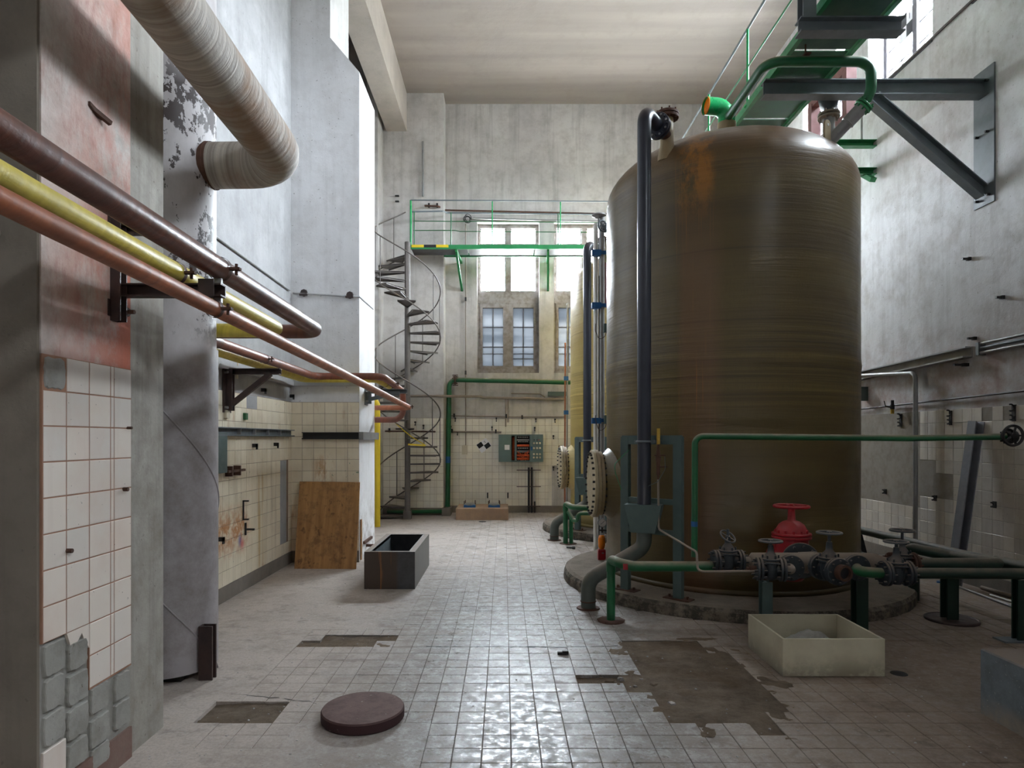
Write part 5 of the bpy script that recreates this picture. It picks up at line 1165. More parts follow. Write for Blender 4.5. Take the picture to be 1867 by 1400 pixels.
conduit('pair of thin pipes dropping through the upper tiles, left one', [w(922, 728), w(922, 778)], .014, 'dustpipe'); conduit('pair of thin pipes dropping through the upper tiles, right one', [w(926, 728), w(926, 770)], .012, 'dustpipe')
conduit('loose rod on the wall above the control cabinet', [w(932, 717), w(985, 718), w(994, 724)], .014, 'dustpipe')
m = MB(); a = w(999, 714); b = w(1034, 722); m.box(a.x, b.x, YB-.08, YB, b.z, a.z); m.build('cable_tray', 'steel_g', None, 'short grey duct on the end wall left of the far tank', 'duct')
# hooks on the end wall
hk = 0
hooks = [(830, 765), (905, 765), (977, 766), (1012, 767), (757, 772), (772, 778), (822, 780), (897, 781), (975, 782), (1009, 797), (1009, 854), (834, 790)]
HL = ['upper black hook on the end wall just right of the thick green drop pipe', 'upper black hook on the end wall above the end of the brown conduit', 'upper black hook on the end wall above the right half of the cabinet', 'upper black hook on the end wall close to the far tank conduits',
 'black hook on the shallow pier just right of the stair column', 'black hook on the shallow pier behind the stair handrail', 'black hook on the end wall touching the brown conduit beside the green pipe', 'black hook on the end wall left of the cabinet top', 'black hook on the end wall directly over the cabinet',
 'black hook on the end wall right of the cabinet', 'black hook low on the end wall below and right of the cabinet', 'small black hook hanging below the brown conduit near the green pipe']
for i, (px, py) in enumerate(hooks):
    d = YB if px > 806 else YP; c = P(px, py, d-.05)
    m = MB(); m.box(c.x-.016, c.x+.016, d-.07, d-.008, c.z+.01, c.z+.045); m.box(c.x-.010, c.x+.010, d-.09, d-.008, c.z-.045, c.z-.02); m.box(c.x-.008, c.x+.008, d-.03, d-.008, c.z-.045, c.z+.04)
    m.build('wall_hook', 'black', None, HL[i], 'hook', 'iron hooks on the end wall')
# checkered paper marker
def marker(name, label, pts, digits, rotated, T):
    "paper sheet in local XZ, 0..1 scaled by T"
    t = thing(name, label, 'sign', T @ Vector((.5, 0, .5))); 
    m = MB(); m.box(0, 1, -.0015, 0, 0, 1.0, T=T); m.build('sheet', 'paper', t)
    m = MB(); m.box(.04, .5, -.003, -.0015, .5, .96, T=T); m.box(.5, .96, -.003, -.0015, .04, .5, T=T); m.build('black_squares', 'dark', t)
    tx = bpy.data.curves.new('number', 'FONT'); tx.body = digits; tx.size = .30; tx.align_x = 'CENTER'; tx.extrude = .001
    o = bpy.data.objects.new('number', tx); COL.objects.link(o)
    dg = bpy.context.evaluated_depsgraph_get(); me = bpy.data.meshes.new_from_object(o.evaluated_get(dg)); bpy.data.objects.remove(o)
    me.transform(T @ Matrix.Translation((.73, -.004, .62)) @ Matrix.Rotation(PI/2, 4, 'X')); me.transform(Matrix.Translation(-wloc(t))); me.materials.clear(); me.materials.append(M['dark'])
    n = bpy.data.objects.new('number', me); COL.objects.link(n); n.parent = t
    return t
c = w(882, 812, .012)
marker('marker_sheet', 'black and white checkered paper marker taped to the end wall tiles', None, '2', True, Matrix.Translation(c) @ Matrix.Rotation(-.62, 4, 'Y').inverted().inverted() @ Matrix.Diagonal((.27, 1, .22, 1)) @ Matrix.Translation((-.5, 0, -.5)))
T2 = Matrix.Translation((XR+.255, 8.80, 7.22)) @ Matrix.Rotation(-PI/2, 4, 'Z') @ Matrix.Diagonal((.30, 1, .36, 1)) @ Matrix.Translation((-.5, 0, -.5))
marker('marker_sheet', 'black and white checkered paper marker on the high right window', None, '1', False, T2)
# control cabinet
a = w(909, 842, 0); Yc = YB-.25; sc = Yc/F
q = lambda px, py, d=0: P(px, py, Yc-d)
x0, x1, z0, z1 = q(909, 0).x, q(990, 0).x, q(0, 842).z, q(0, 792).z
xa, xb, xc = q(932, 0).x, q(941, 0).x, q(966, 0).x
t = thing('control_cabinet', 'grey-green electrical cabinet with open middle full of orange wiring', 'cabinet', ((x0+x1)/2, YB-.1, z0))
m = MB(); m.box(x0, x1, YB-.02, YB-.012, z0, z1); m.box(x0, x0+.01, Yc, YB-.02, z0, z1); m.box(x1-.01, x1, Yc, YB-.02, z0, z1); m.box(x0, x1, Yc, YB-.02, z0, z0+.01); m.box(x0, x1, Yc, YB-.02, z1-.01, z1)
m.box(xb-.03, xb+.01, Yc, Yc+.02, z0, z1); m.box(xa, xc, Yc, Yc+.02, z1-.03, z1); m.box(xa, xc, Yc, Yc+.02, z0, z0+.03); m.build('case', 'cab', t)
m = MB(); m.box(x0, xa, Yc-.015, Yc, z0, z1); d1 = m.build('left_door', 'cab', t)
m = MB(); m.box(q(920, 0).x, q(929, 0).x, Yc-.017, Yc-.015, q(0, 820).z, q(0, 811).z); m.build('notice', 'paper', d1)
m = MB(); m.box(xc, x1, Yc-.015, Yc, z0, z1); d2 = m.build('instrument_door', 'cab', t)
for r_, py in enumerate((808, 817, 828, 834)):
    for px in (973.5, 979, 984.5):
        c = q(px, py, .015); m = MB(); m.lathe(c, [(.022, 0), (.022, .012), (.014, .02), (0, .02)], 14, axis=(0, -1, 0)); m.build('knob', 'cream', d2)
for px, py, mt in ((974, 802, 'black'), (979, 802, 'black'), (982.5, 802, 'red')):
    c = q(px, py, .015); m = MB(); m.lathe(c, [(.012, 0), (.012, .012), (0, .013)], 10, axis=(0, -1, 0)); m.build('lamp', mt, d2)
m = MB(); m.box(q(967.5, 0).x, q(970.5, 0).x, Yc-.02, Yc-.015, q(0, 821).z, q(0, 814).z); m.build('blue_tag', 'blue', d2)
m = MB(); m.box(xa+.01, xc, YB-.05, YB-.02, z0+.02, z1-.02); m.build('mounting_plate', 'dark', t)
for k, (py, mt) in enumerate(((797, 'black'), (802.5, 'galv'), (805, 'black'), (812, 'wire'), (817, 'black'), (823, 'steel'), (830, 'wire'), (836, 'wire'))):
    zz = q(0, py).z; m = MB(); m.box(xb+.02, xc-.01, Yc+.05, YB-.05, zz-.025, zz+.022); dv = m.build('device_row', mt, t)
    if mt == 'black':
        for u in range(6): m = MB(); xx = xb+.04+u*(xc-xb-.06)/6; m.box(xx, xx+.022, Yc+.04, Yc+.05, zz-.012, zz+.012); m.build('breaker', 'galv', dv)
m = MB(); rr = random.Random(3)
for k in range(22):
    xx = rr.uniform(xb+.03, xc-.03); zz = rr.uniform(z0+.03, z0+.22); m.tube([(xx, Yc+.05, zz), (xx+rr.uniform(-.08, .08), Yc+.03, zz-.03), (xx+rr.uniform(-.1, .1), Yc+.05, zz+rr.uniform(-.03, .08))], .004, 5)
for k in range(6): xx = xa+.02+k*.008; m.tube([(xx, Yc+.1, z0+.04), (xx+.01, Yc+.08, z1-.06)], .003, 5)
m.build('loose_wires', 'wire', t, kind='stuff')
# black conduits under the cabinet
t = thing('cable_riser', 'three vertical black and white cables strapped to the wall under the cabinet', 'cable', (q(968, 0).x, YB, 0))
for px, y0, y1, mt in ((964, 852, 938, 'black'), (969.5, 852, 938, 'black'), (974.5, 855, 915, 'white'), (974.8, 914, 936, 'black')):
    m = MB(); m.cyl(w(px, y0, .05), w(px, y1, .05), .020 if mt == 'black' else .016, seg=10); m.build('cable', mt, t)
for px0, px1, py in ((942, 986, 857), (942, 986, 887), (961, 985, 923)):
    m = MB(); m.bar(w(px0, py, .085), w(px1, py, .085), .03, .016); m.build('strap_bar', 'darkrust', t)
# pedestal
m = MB(); m.bevbox(-.957, .085, 12.88, 13.75, -.01, .235, .012); m.build('machine_pedestal', 'pedestal', None, 'low ochre concrete pedestal by the end wall with two blue machine feet', 'pedestal')
for i, x in enumerate((-.69, -.20)):
    t = thing('machine_mount', ['left blue machine foot on the ochre pedestal', 'right blue machine foot on the ochre pedestal'][i], 'bracket', (x, 13.1, .235), 'machine feet on the pedestal')
    m = MB(); m.bevbox(x-.12, x+.12, 13.02, 13.30, .235, .30, .01); m.build('grout_pad', 'conc', t)
    m = MB(); n = 8; pts = [(x-.11+.22*k/n, 12.995, .29-.018*math.sin(k*PI/n)**2) for k in range(n+1)]; m.poly([(x-.12, 12.995, .235), (x+.12, 12.995, .235)]+pts[::-1], (0, .03, 0)); m.build('blue_face', 'blue', t)
    for dx, dy in ((-.11, 13.05), (.11, 13.05), (-.10, 13.26), (.10, 13.26)):
        m = MB(); m.cyl((x+dx, dy, .235), (x+dx, dy, .36), .010, seg=6); m.build('stud', 'rust', t)
m = MB(); m.lathe((-.42, 12.62, 0), [(0, .006), (.07, .006), (.075, 0)], 20); m.build('floor_drain', 'black', None, 'small round black drain hole in front of the ochre pedestal', 'drain')
for px in (889, 926):
    m = MB(); a = w(px, 898, .03); b = w(px, 908, .03); m.bar(a, b, .03, .03, (0, 1, 0)); m.build('wall_stub', 'black', None, 'left' [:0]+('black stub above the pedestal, left one' if px < 900 else 'black stub above the pedestal, right one'), 'hook')
# ---------------- spiral stair ----------------
sc_ = Vector((-1.94, 13.05, 0)); RS = .66; rise = .175; NSTEP = 31
t = thing('spiral_stair', 'grey steel spiral stair climbing to the green gallery', 'staircase', sc_)
m = MB(); m.cyl(sc_, sc_+Vector((0, 0, 5.56)), .058, seg=20); m.box(sc_.x-.075, sc_.x+.075, 12.975, 13.125, 0, .17); m.build('column', 'stair', t)
ang = lambda z: -2*PI*(z-1.22)/2.47
def pol(a, r, z): return Vector((sc_.x+r*math.cos(a), sc_.y+r*math.sin(a), z))
for k in range(NSTEP):
    z = .06+rise*k
    if z > ZW-.08: break
    a = ang(z); h = math.radians(16)
    m = MB(); pts = [pol(a-.9, .055, z), pol(a-h, RS, z)]+[pol(a-h+2*h*q_/4, RS, z) for q_ in range(1, 5)]+[pol(a+.9, .055, z)]
    m.poly(pts, (0, 0, .006)); st = m.build('tread', 'stair', t)
    m = MB(); m.bar(pol(a+h*.95, .05, z-.012), pol(a+h*.95, RS, z-.012), .006, .03); m.bar(pol(a-h*.95, .05, z-.012), pol(a-h*.95, RS, z-.012), .006, .03); m.build('nosing', 'stair', st)
for nm, dz, rad, z0_, z1_ in (('handrail', .93, .013, .06, ZW-.02), ('outer_string', -.0, .012, .06, ZW-.1)):
    pts = []; z = z0_
    while z <= z1_: pts.append(pol(ang(z), RS, z+dz)); z += .06
    m = MB(); m.tube(pts, rad, 8); m.build(nm, 'stair', t)
for k in range(0, NSTEP, 2):
    z = .06+rise*k
    if z > ZW-.2: break
    a = ang(z); m = MB(); m.tube([pol(a, RS, z), pol(a, RS, z+.93)], .009, 6); m.build('baluster', 'stair', t)
ya = MB(); tp = [P(722, 772, 12.5), P(728, 778, 12.45), P(750, 796, 12.4), P(776, 812, 12.6)]; ya.tube(tp, .010, 6)
ya.build('warning_tape', 'yellow', None, 'yellow warning tape strung diagonally across the lower stair', 'tape')
m = MB(); a = P(744, 810, 12.42); b = P(775, 812, 12.42); m.bar(a, b, .012, .03, (0, 0, 1)); m.build('warning_tape', 'yellow', None, 'yellow and black taped edge of a lower stair tread', 'tape')
# ---------------- poles and thin pipes between the tanks ----------------
t = thing('gauge_pole', 'tall pale pair of tubes between the two tanks with blue clamps', 'pole', (1.33, 9.2, 0))
m = MB(); m.cyl((1.30, 9.2, 0.02), (1.30, 9.2, 4.66), .034, seg=14); m.build('left_tube', 'white', t)
m = MB(); m.cyl((1.375, 9.14, 0), (1.375, 9.14, 4.74), .040, seg=14); m.build('right_tube', 'galv', t)
m = MB(); m.bar((1.335, 9.13, .1), (1.335, 9.13, 3.9), .012, .02, (0, 1, 0)); m.build('dark_strip', 'black', t)
for py in (461, 557, 767):
    c = P(1088, py, 9.10); m = MB(); m.box(c.x-.07, c.x+.06, 9.07, 9.16, c.z-.04, c.z+.04); m.box(c.x+.05, c.x+.13, 9.09, 9.13, c.z-.02, c.z+.03); m.build('clamp', 'blue', t)
for py in (598, 765):
    c = P(1106, py, 9.05); m = MB(); m.box(c.x-.035, c.x+.035, 9.03, 9.09, c.z-.06, c.z+.06); b = m.build('sensor_box', 'steel_g', t)
    m = MB(); m.tube([P(1086, py-8, 9.0), P(1085, py-2 if py > 700 else py+4, 8.99), P(1093, py+23, 8.98), P(1104, py+14, 9.0), P(1106, py+6, 9.02)], .005, 6, bend=.08); m.build('lead', 'darkrust', t)
m = MB(); m.cyl(P(1101, 480, 9.3), P(1101, 560, 9.3), .05, seg=14); m.build('stub_pipe', 'redfr', t, label='dull red stub pipe')
t = thing('top_valve', 'grey valve with round wheel at the head of the pale tubes', 'valve', (1.42, 9.1, 4.7))
c = P(1092, 396, 9.12); m = MB(); m.lathe(c, [(0, 0), (.06, 0), (.10, .02), (.10, .035), (.03, .05), (0, .05)], 24); m.cyl(c-Vector((0, 0, .12)), c, .02, seg=10); m.build('head', 'galv', t)
c = P(1099, 412, 9.0); m = MB(); m.torus(c, (.6, -1, .1), .075, .014, 24, 6); m.torus(c+Vector((.05, .03, -.03)), (0, -1, .5), .06, .012, 20, 6)
for k in range(3): a = PI*k/3; m.bar(c-Vector((math.cos(a), 0, math.sin(a)))*.07, c+Vector((math.cos(a), 0, math.sin(a)))*.07, .014, .012, (0, 1, 0))
m.cyl(c+Vector((.03, 0, -.02)), c+Vector((.35, .2, -.05)), .045, seg=14); m.build('handwheel', 'steel', t)
t = thing('thin_riser', 'thin brown and grey conduits left of the far tank with blue clips', 'pipe', (1.24, 12.9, 0))
m = MB(); m.cyl(P(1030.5, 625, 12.9), P(1029.5, 946, 12.9), .016, seg=8); m.build('brown_conduit', 'orange_pipe', t)
m = MB(); m.cyl(P(1034.5, 552, 12.9), P(1033.5, 946, 12.9), .016, seg=8); m.build('grey_conduit', 'galv', t)
for py in (690, 752): c = P(1032, py, 12.86); m = MB(); m.box(c.x-.045, c.x+.045, 12.82, 12.88, c.z-.04, c.z+.04); m.build('clip', 'blue', t)
# pressure gauge and beacon
c = P(1098, 953, 7.97); t = thing('pressure_gauge', 'round white pressure gauge at the left foot of the near tank', 'gauge', c)
m = MB(); m.lathe(c, [(.0, -.03), (.052, -.03), (.055, -.02), (.055, .012), (.049, .016), (.047, .010)], 28, axis=(-.1, -1, 0)); m.build('case', 'steel', t)
m = MB(); m.lathe(c, [(0, .010), (.047, .010)], 28, axis=(-.1, -1, 0)); fc_ = m.build('dial', 'paper', t)
m = MB(); n_ = c+Vector((0, -.014, 0)); m.bar(n_-Vector((.02, 0, .018)), n_+Vector((.028, 0, .026)), .004, .002, (0, 1, 0)); m.build('pointer', 'black', fc_)
m = MB(); m.cyl(c-Vector((0, 0, .055)), c-Vector((0, 0, .12)), .012, seg=8); m.cyl(c+Vector((-.03, 0, -.09)), c+Vector((.14, -.05, -.09)), .012, seg=8); m.build('cock', 'black', t)
c = P(1097, 1020, 7.97); t = thing('warning_beacon', 'orange hazard lamp on a red battery box beside the near tank', 'lamp', (c.x, 7.97, HS))
m = MB(); m.bevbox(c.x-.048, c.x+.048, 7.93, 8.01, HS, HS+.13, .012); m.build('battery_box', 'red', t)
m = MB(); m.bar((c.x-.005, 7.927, HS+.085), (c.x+.02, 7.927, HS+.085), .004, .016, (0, 0, 1)); m.build('label_plate', 'steel', t)
m = MB(); m.lathe((c.x, 7.97, HS+.13), [(.03, 0), (.030, .012), (.040, .02), (.044, .07), (.042, .13), (.032, .165), (0, .17)], 24, hard=False); m.build('lens', 'orange', t)
# ---------------- left wall fittings ----------------
t = thing('cable_duct', 'open grey cable duct along the cream tiled wall', 'duct', (XL, 7.4, 1.67), 'cable ducts at shoulder height')
m = MB(); m.prof((XL+.012, 6.15, 1.685), (XL+.012, 8.40, 1.685), [(0, -.045), (.06, -.045), (.06, -.03), (.012, -.03), (.012, .03), (.06, .03), (.06, .04), (0, .04)]); m.build('channel', 'steel', t)
for y in (6.7, 7.1, 7.5, 7.9): m = MB(); m.box(XL+.012, XL+.064, y, y+.015, 1.645, 1.72); m.build('spacer', 'galv', t)
t = thing('cable_duct', 'black cable duct on the face of the white pier above the plywood', 'duct', (-2.2, 8.45, 1.67), 'cable ducts at shoulder height')
m = MB(); m.prof((-2.62, 8.46, 1.655), (-1.885, 8.46, 1.655), [(0, -.05), (.055, -.05), (.055, -.035), (.008, -.035), (.008, .03), (.055, .03), (.055, .04), (0, .04)]); m.build('channel', 'black', t)
m = MB(); m.box(-1.888, -1.83, 8.44, 9.50, 1.60, 1.70); m.build('side_channel', 'galv', t)
m = MB(); m.box(XL+.012, XL+.07, 6.02, 6.36, 1.28, 1.67); m.build('wall_box', 'steel_g', None, 'tall grey-green box under the end of the left cable duct', 'box')
m = MB(); c = PX(445, 759, XL+.012); m.box(c.x, c.x+.03, c.y-.03, c.y+.03, c.z-.035, c.z+.035); m.build('small_box', 'green', None, 'small green box on the cream tiles below the triangular bracket', 'box')
m = MB(); c = PX(411, 755, XL+.012); m.box(c.x, c.x+.03, c.y-.04, c.y+.04, c.z-.04, c.z+.04); m.build('small_box', 'cream', None, 'small cream box directly under the triangular bracket', 'box')
def lhook(px, py, kind, lab):
    c = PX(px, py, XL+.016); m = MB()
    if kind == 'L': m.box(c.x, c.x+.012, c.y-.012, c.y+.012, c.z-.06, c.z+.07); m.box(c.x, c.x+.10, c.y-.01, c.y+.01, c.z-.01, c.z+.01)
    elif kind == 'U': m.box(c.x, c.x+.010, c.y-.010, c.y+.010, c.z-.10, c.z+.10); m.box(c.x, c.x+.06, c.y-.012, c.y+.012, c.z+.09, c.z+.105); m.box(c.x, c.x+.06, c.y-.012, c.y+.012, c.z-.105, c.z-.09)
    elif kind == 'bar':
        m.box(c.x+.04, c.x+.065, c.y-.22, c.y+.20, c.z-.012, c.z+.012)
        for d in (-.14, .06): m.box(c.x, c.x+.07, c.y+d-.012, c.y+d+.012, c.z-.05, c.z+.05)
    else: m.box(c.x, c.x+.05, c.y-.02, c.y+.02, c.z-.02, c.z+.02); m.box(c.x+.04, c.x+.05, c.y-.02, c.y+.02, c.z-.045, c.z+.02)
    m.build('wall_hook', 'rust' if kind == 'bar' else 'black', None, lab, 'hook', 'iron hooks on the left wall')
lhook(447, 965, 'L', 'lower black angle hook on the cream tiles'); lhook(443, 930, 'U', 'tall black staple hook above the angle hook on the cream tiles'); lhook(422, 858, 'bar', 'rusty bar on two cramps under the grey box')
lhook(477, 711, 's', 'small black clip on the plaster above the cream tiles'); lhook(529, 722, 's', 'small black clip near the inner corner above the duct'); lhook(461, 812, 's', 'small black clip on the cream tiles under the duct, left one'); lhook(500, 810, 's', 'small black clip with a wire loop under the duct, right one'); lhook(399, 983, 's', 'small black clip beside the peeling duct')
m = MB(); p0 = PX(392, 430, XL+.02); p1 = PX(528, 529, XL+.02); m.tube([p0, p1], .012, 8); 
m.build('wall_conduit', 'wall_l', None, 'thin painted conduit on the white wall above the pipes', 'conduit')
m = MB(); a = P(534, 534, 8.46); b = P(655, 541, 8.46); m.tube([a, b, b+Vector((.0, .9, .02))], .012, 8)
m.build('wall_conduit', 'wall_l', None, 'thin painted conduit across the face of the white pier', 'conduit')
for px, py, lab in ((553, 533, 'rusty pipe bracket on the conduit of the white pier, left'), (637, 537, 'rusty pipe bracket on the conduit of the white pier, right')):
    c = P(px, py, 8.44); m = MB(); m.lathe(c+Vector((0, .03, 0)), [(0, 0), (.05, 0), (.045, .02), (0, .02)], 8, axis=(0, -1, 0)); m.bar(c-Vector((.05, 0, .03)), c+Vector((.05, 0, -.03)), .03, .025); m.build('pipe_cleat', 'darkrust', None, lab, 'bracket')
m = MB(); m.tube([PX(432, 652, XL+.03), PX(432, 690, XL+.03)], .014, 8); m.build('wall_conduit', 'cream', None, 'short cream conduit above the triangular bracket', 'conduit')
m = MB(); m.tube([(XL, 2.60, 2.45), (-2.03, 2.60, 2.44)], .02, 10); m.build('wall_conduit', 'dustpipe', None, 'conduit on the dark near face of the first pier', 'conduit')
for i, (px, py) in enumerate(((233, 780), (226, 892), (123, 1004))):
    c = PX(px, py, -1.886); m = MB(); m.cyl(c-Vector((.01, 0, 0)), c+Vector((.022, 0, 0)), .010 if i else .007, seg=8); m.build('wall_plug', 'rust', None, ['rusty plug at the right edge of the white tiles', 'rusty bolt stub lower on the white tiles', 'rusty plug low on the white marble tiles'][i], 'bolt')
# wood slip + pipe stub on the pier side
m = MB(); c = P(672, 992, 8.9); m.tube([(-1.89, 8.9, .15), (-1.80, 8.9, .15), (-1.74, 8.9, .14)], .02, 10); m.box(-1.89, -1.86, 8.7, 9.2, .20, .235); m.build('pipe_stub', 'rust', None, 'rusty pipe stub at the foot of the white pier beside the trough', 'pipe')
m = MB(); m.box(-1.886, -1.872, 8.52, 8.57, .02, .55); m.build('wood_batten', 'ply', None, 'narrow wooden batten at the pier corner behind the plywood', 'batten')
# plywood sheet leaning on the pier face
m = MB(); b0 = Vector((-2.60, 8.05, .0)); b1 = Vector((-1.83, 8.03, .0)); t0 = Vector((-2.645, 8.40, 1.055)); t1 = Vector((-1.865, 8.40, 1.045))
m.poly([b0, b1, t1, t0], (0, .014, .004)); m.build('plywood_sheet', 'ply', None, 'stained plywood sheet leaning against the tiled pier', 'board')
# dark trough
x0, x1, y0, y1, h = -1.498, -.955, 6.956, 8.28, .40
t = thing('water_trough', 'dark open rectangular trough on the floor in front of the plywood', 'trough', ((x0+x1)/2, (y0+y1)/2, 0))
m = MB(); w_ = .055
m.box(x0, x1, y0, y0+w_*.5, 0, h); m.box(x0, x1, y1-w_, y1, 0, h); m.box(x0, x0+w_, y0+w_*.5, y1-w_, 0, h); m.box(x1-w_, x1, y0+w_*.5, y1-w_, 0, h); m.box(x0+w_, x1-w_, y0+w_*.5, y1-w_, 0, .06); m.build('tank', 'trough', t)
m = MB(); 
for a, b, c, d in ((x0+w_, x0+w_+.012, y0+.03, y1-w_), (x1-w_-.012, x1-w_, y0+.03, y1-w_), (x0+w_, x1-w_, y0+.028, y0+.04), (x0+w_, x1-w_, y1-w_-.012, y1-w_)): m.box(a, b, c, d, h-.03, h+.004)
m.build('liner_rim', 'galv', t)
m = MB(); m.box(x0+.068, x1-.068, y0+.041, y1-.068, .06, .10); m.box(x0+.068, x1-.068, y1-.068, y1-.0555, .10, h-.002); m.box(x1-.067, x1-.0555, y0+.04, y1-.07, .10, h-.002); m.box(x0+.068, x1-.068, y0+.028, y0+.04, .10, h-.002); m.build('liner', 'dark', t); m = MB(); m.box(x0+.0555, x0+.067, y0+.04, y1-.07, .10, h-.002); m.build('left_liner', 'steel', t)
# cream tray
x0, x1, y0, y1, h = 1.885, 2.575, 4.39, 5.015, .257; w_ = .016
t = thing('plastic_tray', 'cream open tray with dirt inside, on the floor in front of the valves', 'tray', ((x0+x1)/2, (y0+y1)/2, 0))
m = MB(); m.box(x0, x1, y0, y0+w_, 0.004, h); m.build('front_panel', 'marble', t); m = MB(); m.box(x0, x1, y1-w_, y1, 0.004, h); m.build('back_panel', 'marble', t)
m = MB(); m.box(x0, x0+w_, y0+w_, y1-w_, 0.004, h); m.build('side_panel', 'marble', t); m = MB(); m.box(x1-w_, x1, y0+w_, y1-w_, 0.004, h); m.build('side_panel', 'marble', t)
m = MB(); m.box(x0+w_, x1-w_, y0+w_, y1-w_, 0.004, .02); m.build('bottom', 'marble', t)
from mathutils import noise as NZ
vs = []; fs = []; n1, n2 = 26, 24
for i in range(n1+1):
    for j in range(n2+1):
        x = x0+.02+(x1-x0-.04)*i/n1; y = y0+.02+(y1-y0-.04)*j/n2; hh = .04+.15*math.exp(-((x-2.27)/.20)**2-((y-4.82)/.14)**2)+.025*NZ.fractal(Vector((x*14, y*14, 1)), 1, 2, 4)
        vs.append((x, y, hh))
for i in range(n1):
    for j in range(n2): fs.append((i*(n2+1)+j, (i+1)*(n2+1)+j, (i+1)*(n2+1)+j+1, i*(n2+1)+j+1))
m = MB(); m._add(vs, fs, True); m.build('rubble_heap', 'mortar', None, 'grey heap of mortar rubble inside the cream tray', 'rubble', kind='stuff', origin=(2.23, 4.7, .02))
# terrazzo block at right
m = MB(); m.bevbox(2.80, 4.3, 2.2, 3.815, -.01, .38, .008); m.build('machine_block', 'terraz', None, 'blue-grey speckled concrete block at the lower right edge', 'block')
# red-brown manhole cover
c = PF(662, 1290, .06); m = MB(); m.lathe((c.x, c.y, 0), [(0, .0), (.228, 0), (.236, .01), (.236, .055), (.230, .064), (.20, .066), (0, .067)], 48); m.build('manhole_cover', 'cover', None, 'red-brown round cover lying on the grey cement in front', 'cover')
m = MB(); c = PF(1639, 1228); m.lathe((c.x, c.y, 0), [(0, .004), (.05, .004), (.056, 0)], 18); m.build('floor_hole', 'black', None, 'small black hole in the floor at the corner of the cream tray', 'hole')
c = PF(1041, 1001); m = MB(); m.cyl((c.x-.06, c.y+.03, .02), (c.x+.02, c.y, .02), .012, seg=10); m.cyl((c.x+.02, c.y, .02), (c.x+.06, c.y-.01, .02), .02, seg=10); m.build('torch', 'black', None, 'small black torch-like piece on the floor between the plinths', 'torch')
c = PF(1025, 1193); m = MB(); m.box(c.x-.035, c.x+.03, c.y-.012, c.y+.012, 0, .02); m.box(c.x-.0, c.x+.045, c.y-.02, c.y, .004, .03); m.build('debris_chip', 'black', None, 'black chip lying on the tiles left of the broken area', 'debris')
m = MB(); a = PF(1057, 984); m.box(a.x-.1, a.x+.12, a.y-.02, a.y+.02, 0, .015); m.build('floor_bar', 'black', None, 'short black bar at the foot of the far plinth', 'bar')
# loose pipes on the floor at right
prs = [((1741, 1069), (1867, 1117), .012, 'galv', 'long thin steel tube on the floor, nearest of the loose tubes'), ((1790, 1075), (1900, 1108), .022, 'dustpipe', 'thick dull tube in the loose bundle on the floor'), ((1806, 1087), (1850, 1101), .012, 'white', 'short white tube in the loose bundle on the floor'), ((1810, 1073), (1845, 1083), .014, 'white', 'pale tube lying highest against the right wall base'), ((1804, 1092), (1860, 1110), .010, 'galv', 'thin bright tube between the thick ones of the bundle'), ((1825, 1083), (1900, 1104), .016, 'galv', 'grey tube at the wall side of the loose bundle')]
for a, b, r_, mt, lab in prs:
    A_ = PF(*a); B_ = PF(*b); A_.z = B_.z = r_+.002; m = MB(); m.cyl(A_, B_, r_, seg=12); m.build('loose_tube', mt, None, lab, 'tube', 'loose tubes on the floor by the right wall')
c = PF(1715, 1062); m = chunk(c.x, c.y, .06, 0, 77); m.build('crumpled_rag', 'blue', None, 'crumpled bluish rag on the floor behind the black post', 'rag')
# ---------------- right wall fittings ----------------
m = MB(); m.prof((4.93, 7.12, 0), (5.135, 7.06, 1.80), [(-.05, -.06), (.05, -.06), (.05, .06), (.04, .06), (.04, -.05), (-.04, -.05), (-.04, .06), (-.05, .06)], (0, -1, 0)); m.build('steel_channel', 'steel_l', None, 'long grey steel channel leaning on the right wall', 'beam')
conduit('vertical grey downpipe on the right wall with an elbow at the top', [PX(1560, 685, 5.1), PX(1669, 680, 5.1), Vector((5.1, PX(1669, 680, 5.1).y, 0))], .028, 'galv', .09)
conduit('thin brown conduit along the top of the right wall tiles', [PX(1560, 747, 5.17), PX(1900, 709, 5.17)], .011, 'darkrust')
t = thing('cable_channel', 'grey steel cable channel sloping away along the right wall', 'duct', (XR, 8.2, 2.75))
a = PX(1555, 688, XR-.05); b = PX(1765, 641, XR-.05); m = MB(); m.prof(a, b, [(-.05, -.065), (.06, -.065), (.06, -.048), (-.038, -.048), (-.038, .045), (.03, .045), (.03, .060), (-.05, .060)]); m.build('channel', 'galv', t)
t = thing('conduit_pair', 'paired grey conduits on the right wall at the picture edge', 'duct', (XR, 6.8, 2.8))
for dz in (.05, 0, -.05):
    a = PX(1783, 636, XR-.05); b = PX(1900, 612, XR-.05); m = MB(); m.cyl(a+Vector((0, 0, dz)), b+Vector((0, 0, dz)), .018, seg=10); m.build('conduit', 'galv' if dz else 'steel', t)
c = PX(1788, 636, XR-.04); m = MB(); m.box(XR-.08, XR, c.y-.02, c.y+.02, c.z-.07, c.z+.07); m.build('saddle', 'steel', t)
for i, (px, py, L) in enumerate(((1779, 617, .09), (1765, 665, .16), (1769, 472, .09), (1830, 542, .08))):
    c = PX(px, py, XR); m = MB(); m.box(XR-L, XR, c.y-.012, c.y+.012, c.z-.012, c.z+.012); m.box(XR-L*.4, XR, c.y-.02, c.y+.02, c.z-.018, c.z+.018)
    m.build('wall_spike', 'black', None, ['short black iron rod above the gap between the two conduits', 'longest black iron rod, just under the cable channel', 'lone black iron rod high on the right wall under the big bracket', 'small black iron rod high at the right edge'][i], 'rod')
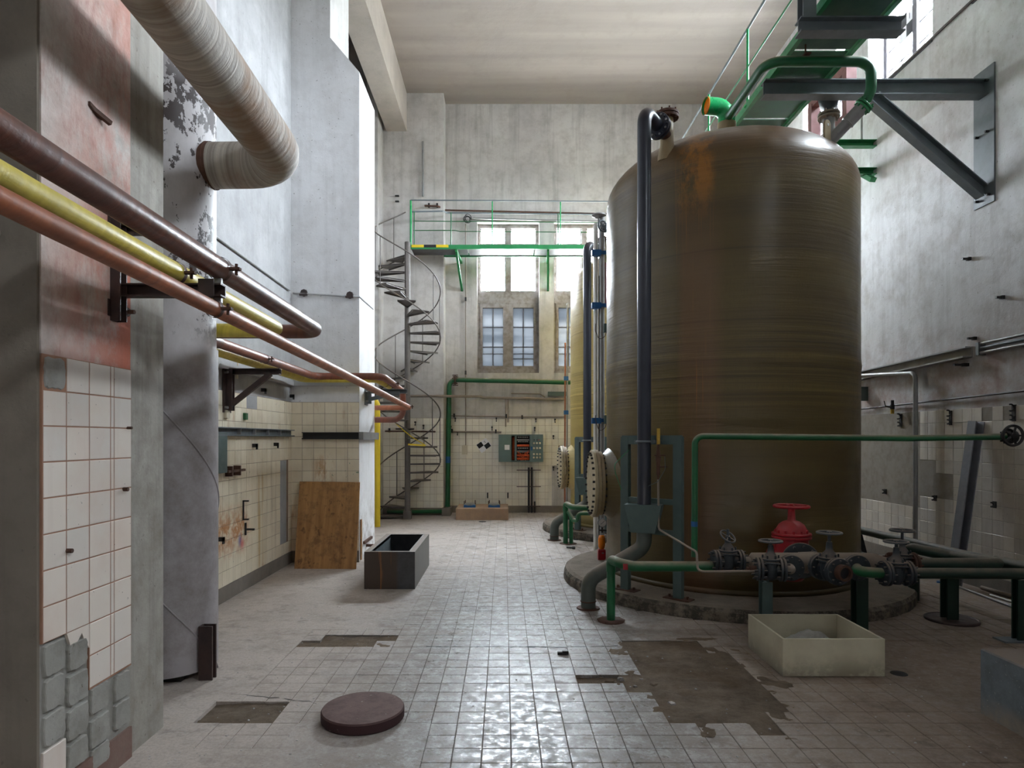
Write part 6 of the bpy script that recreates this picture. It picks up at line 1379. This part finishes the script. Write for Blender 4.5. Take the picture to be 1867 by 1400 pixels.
def clipr(px, py, big, lab):
    c = PX(px, py, XR-.03); m = MB(); m.box(XR-.02, XR-.006, c.y-.025, c.y+.025, c.z-.09 if big else c.z-.035, c.z+.08 if big else c.z+.035)
    zs_ = [(.05, .034), (-.05, .024)] if big else [(0, .022)]
    for dz, R_ in zs_:
        cc = Vector((XR-.05, c.y, c.z+dz)); arc = [cc+Vector((-math.cos(a), 0, math.sin(a)))*R_ for a in [(-PI*.60)+PI*1.2*k/9+PI for k in range(10)]]; m.tube(arc, .009, 6)
    m.build('pipe_clip', 'black', None, lab, 'clip', 'black pipe clips on the right wall')
clipr(1640, 766, True, 'double black clip left of the grey downpipe on the right wall'); clipr(1731, 761, True, 'double black clip between downpipe and leaning channel'); clipr(1846, 752, True, 'double black clip above the handwheel at the right edge')
clipr(1612, 896, False, 'single black clip low on the wall left of the downpipe'); clipr(1703, 908, False, 'single black clip low on the wall left of the leaning channel'); clipr(1811, 920, False, 'single black clip low on the wall right of the leaning channel')
t = thing('air_regulator', 'small black air regulator with amber bowl on the thin right-wall conduit', 'valve', PX(1627, 742, 5.12))
c = PX(1627, 742, 5.12); m = MB(); m.cyl(c-Vector((0, 0, .03)), c+Vector((0, 0, .03)), .028, seg=12); m.cyl(c+Vector((0, 0, .03)), c+Vector((0, 0, .09)), .02, seg=12); m.cyl(c+Vector((-.02, 0, 0)), c+Vector((-.10, -.02, .01)), .012, seg=8); m.cyl(c+Vector((-.10, -.02, 0)), c+Vector((-.12, -.02, .08)), .006, seg=6); m.build('body', 'black', t)
m = MB(); m.cyl(c-Vector((0, 0, .03)), c-Vector((0, 0, .09)), .023, seg=12); m.build('bowl', 'brass', t)
m = MB(); c = PX(1577, 718, XR-.03); m.box(XR-.12, XR, c.y-.03, c.y+.03, c.z-.10, c.z+.10); m.build('wall_bracket_stub', 'steel_g', None, 'grey angle bracket just right of the near tank at head height', 'bracket')
conduit('rusty conduit running under the high right windows', [Vector((XR-.03, 11.3, RZ0-.02)), Vector((XR-.03, 3.0, RZ0-.02))], .016, 'darkrust')
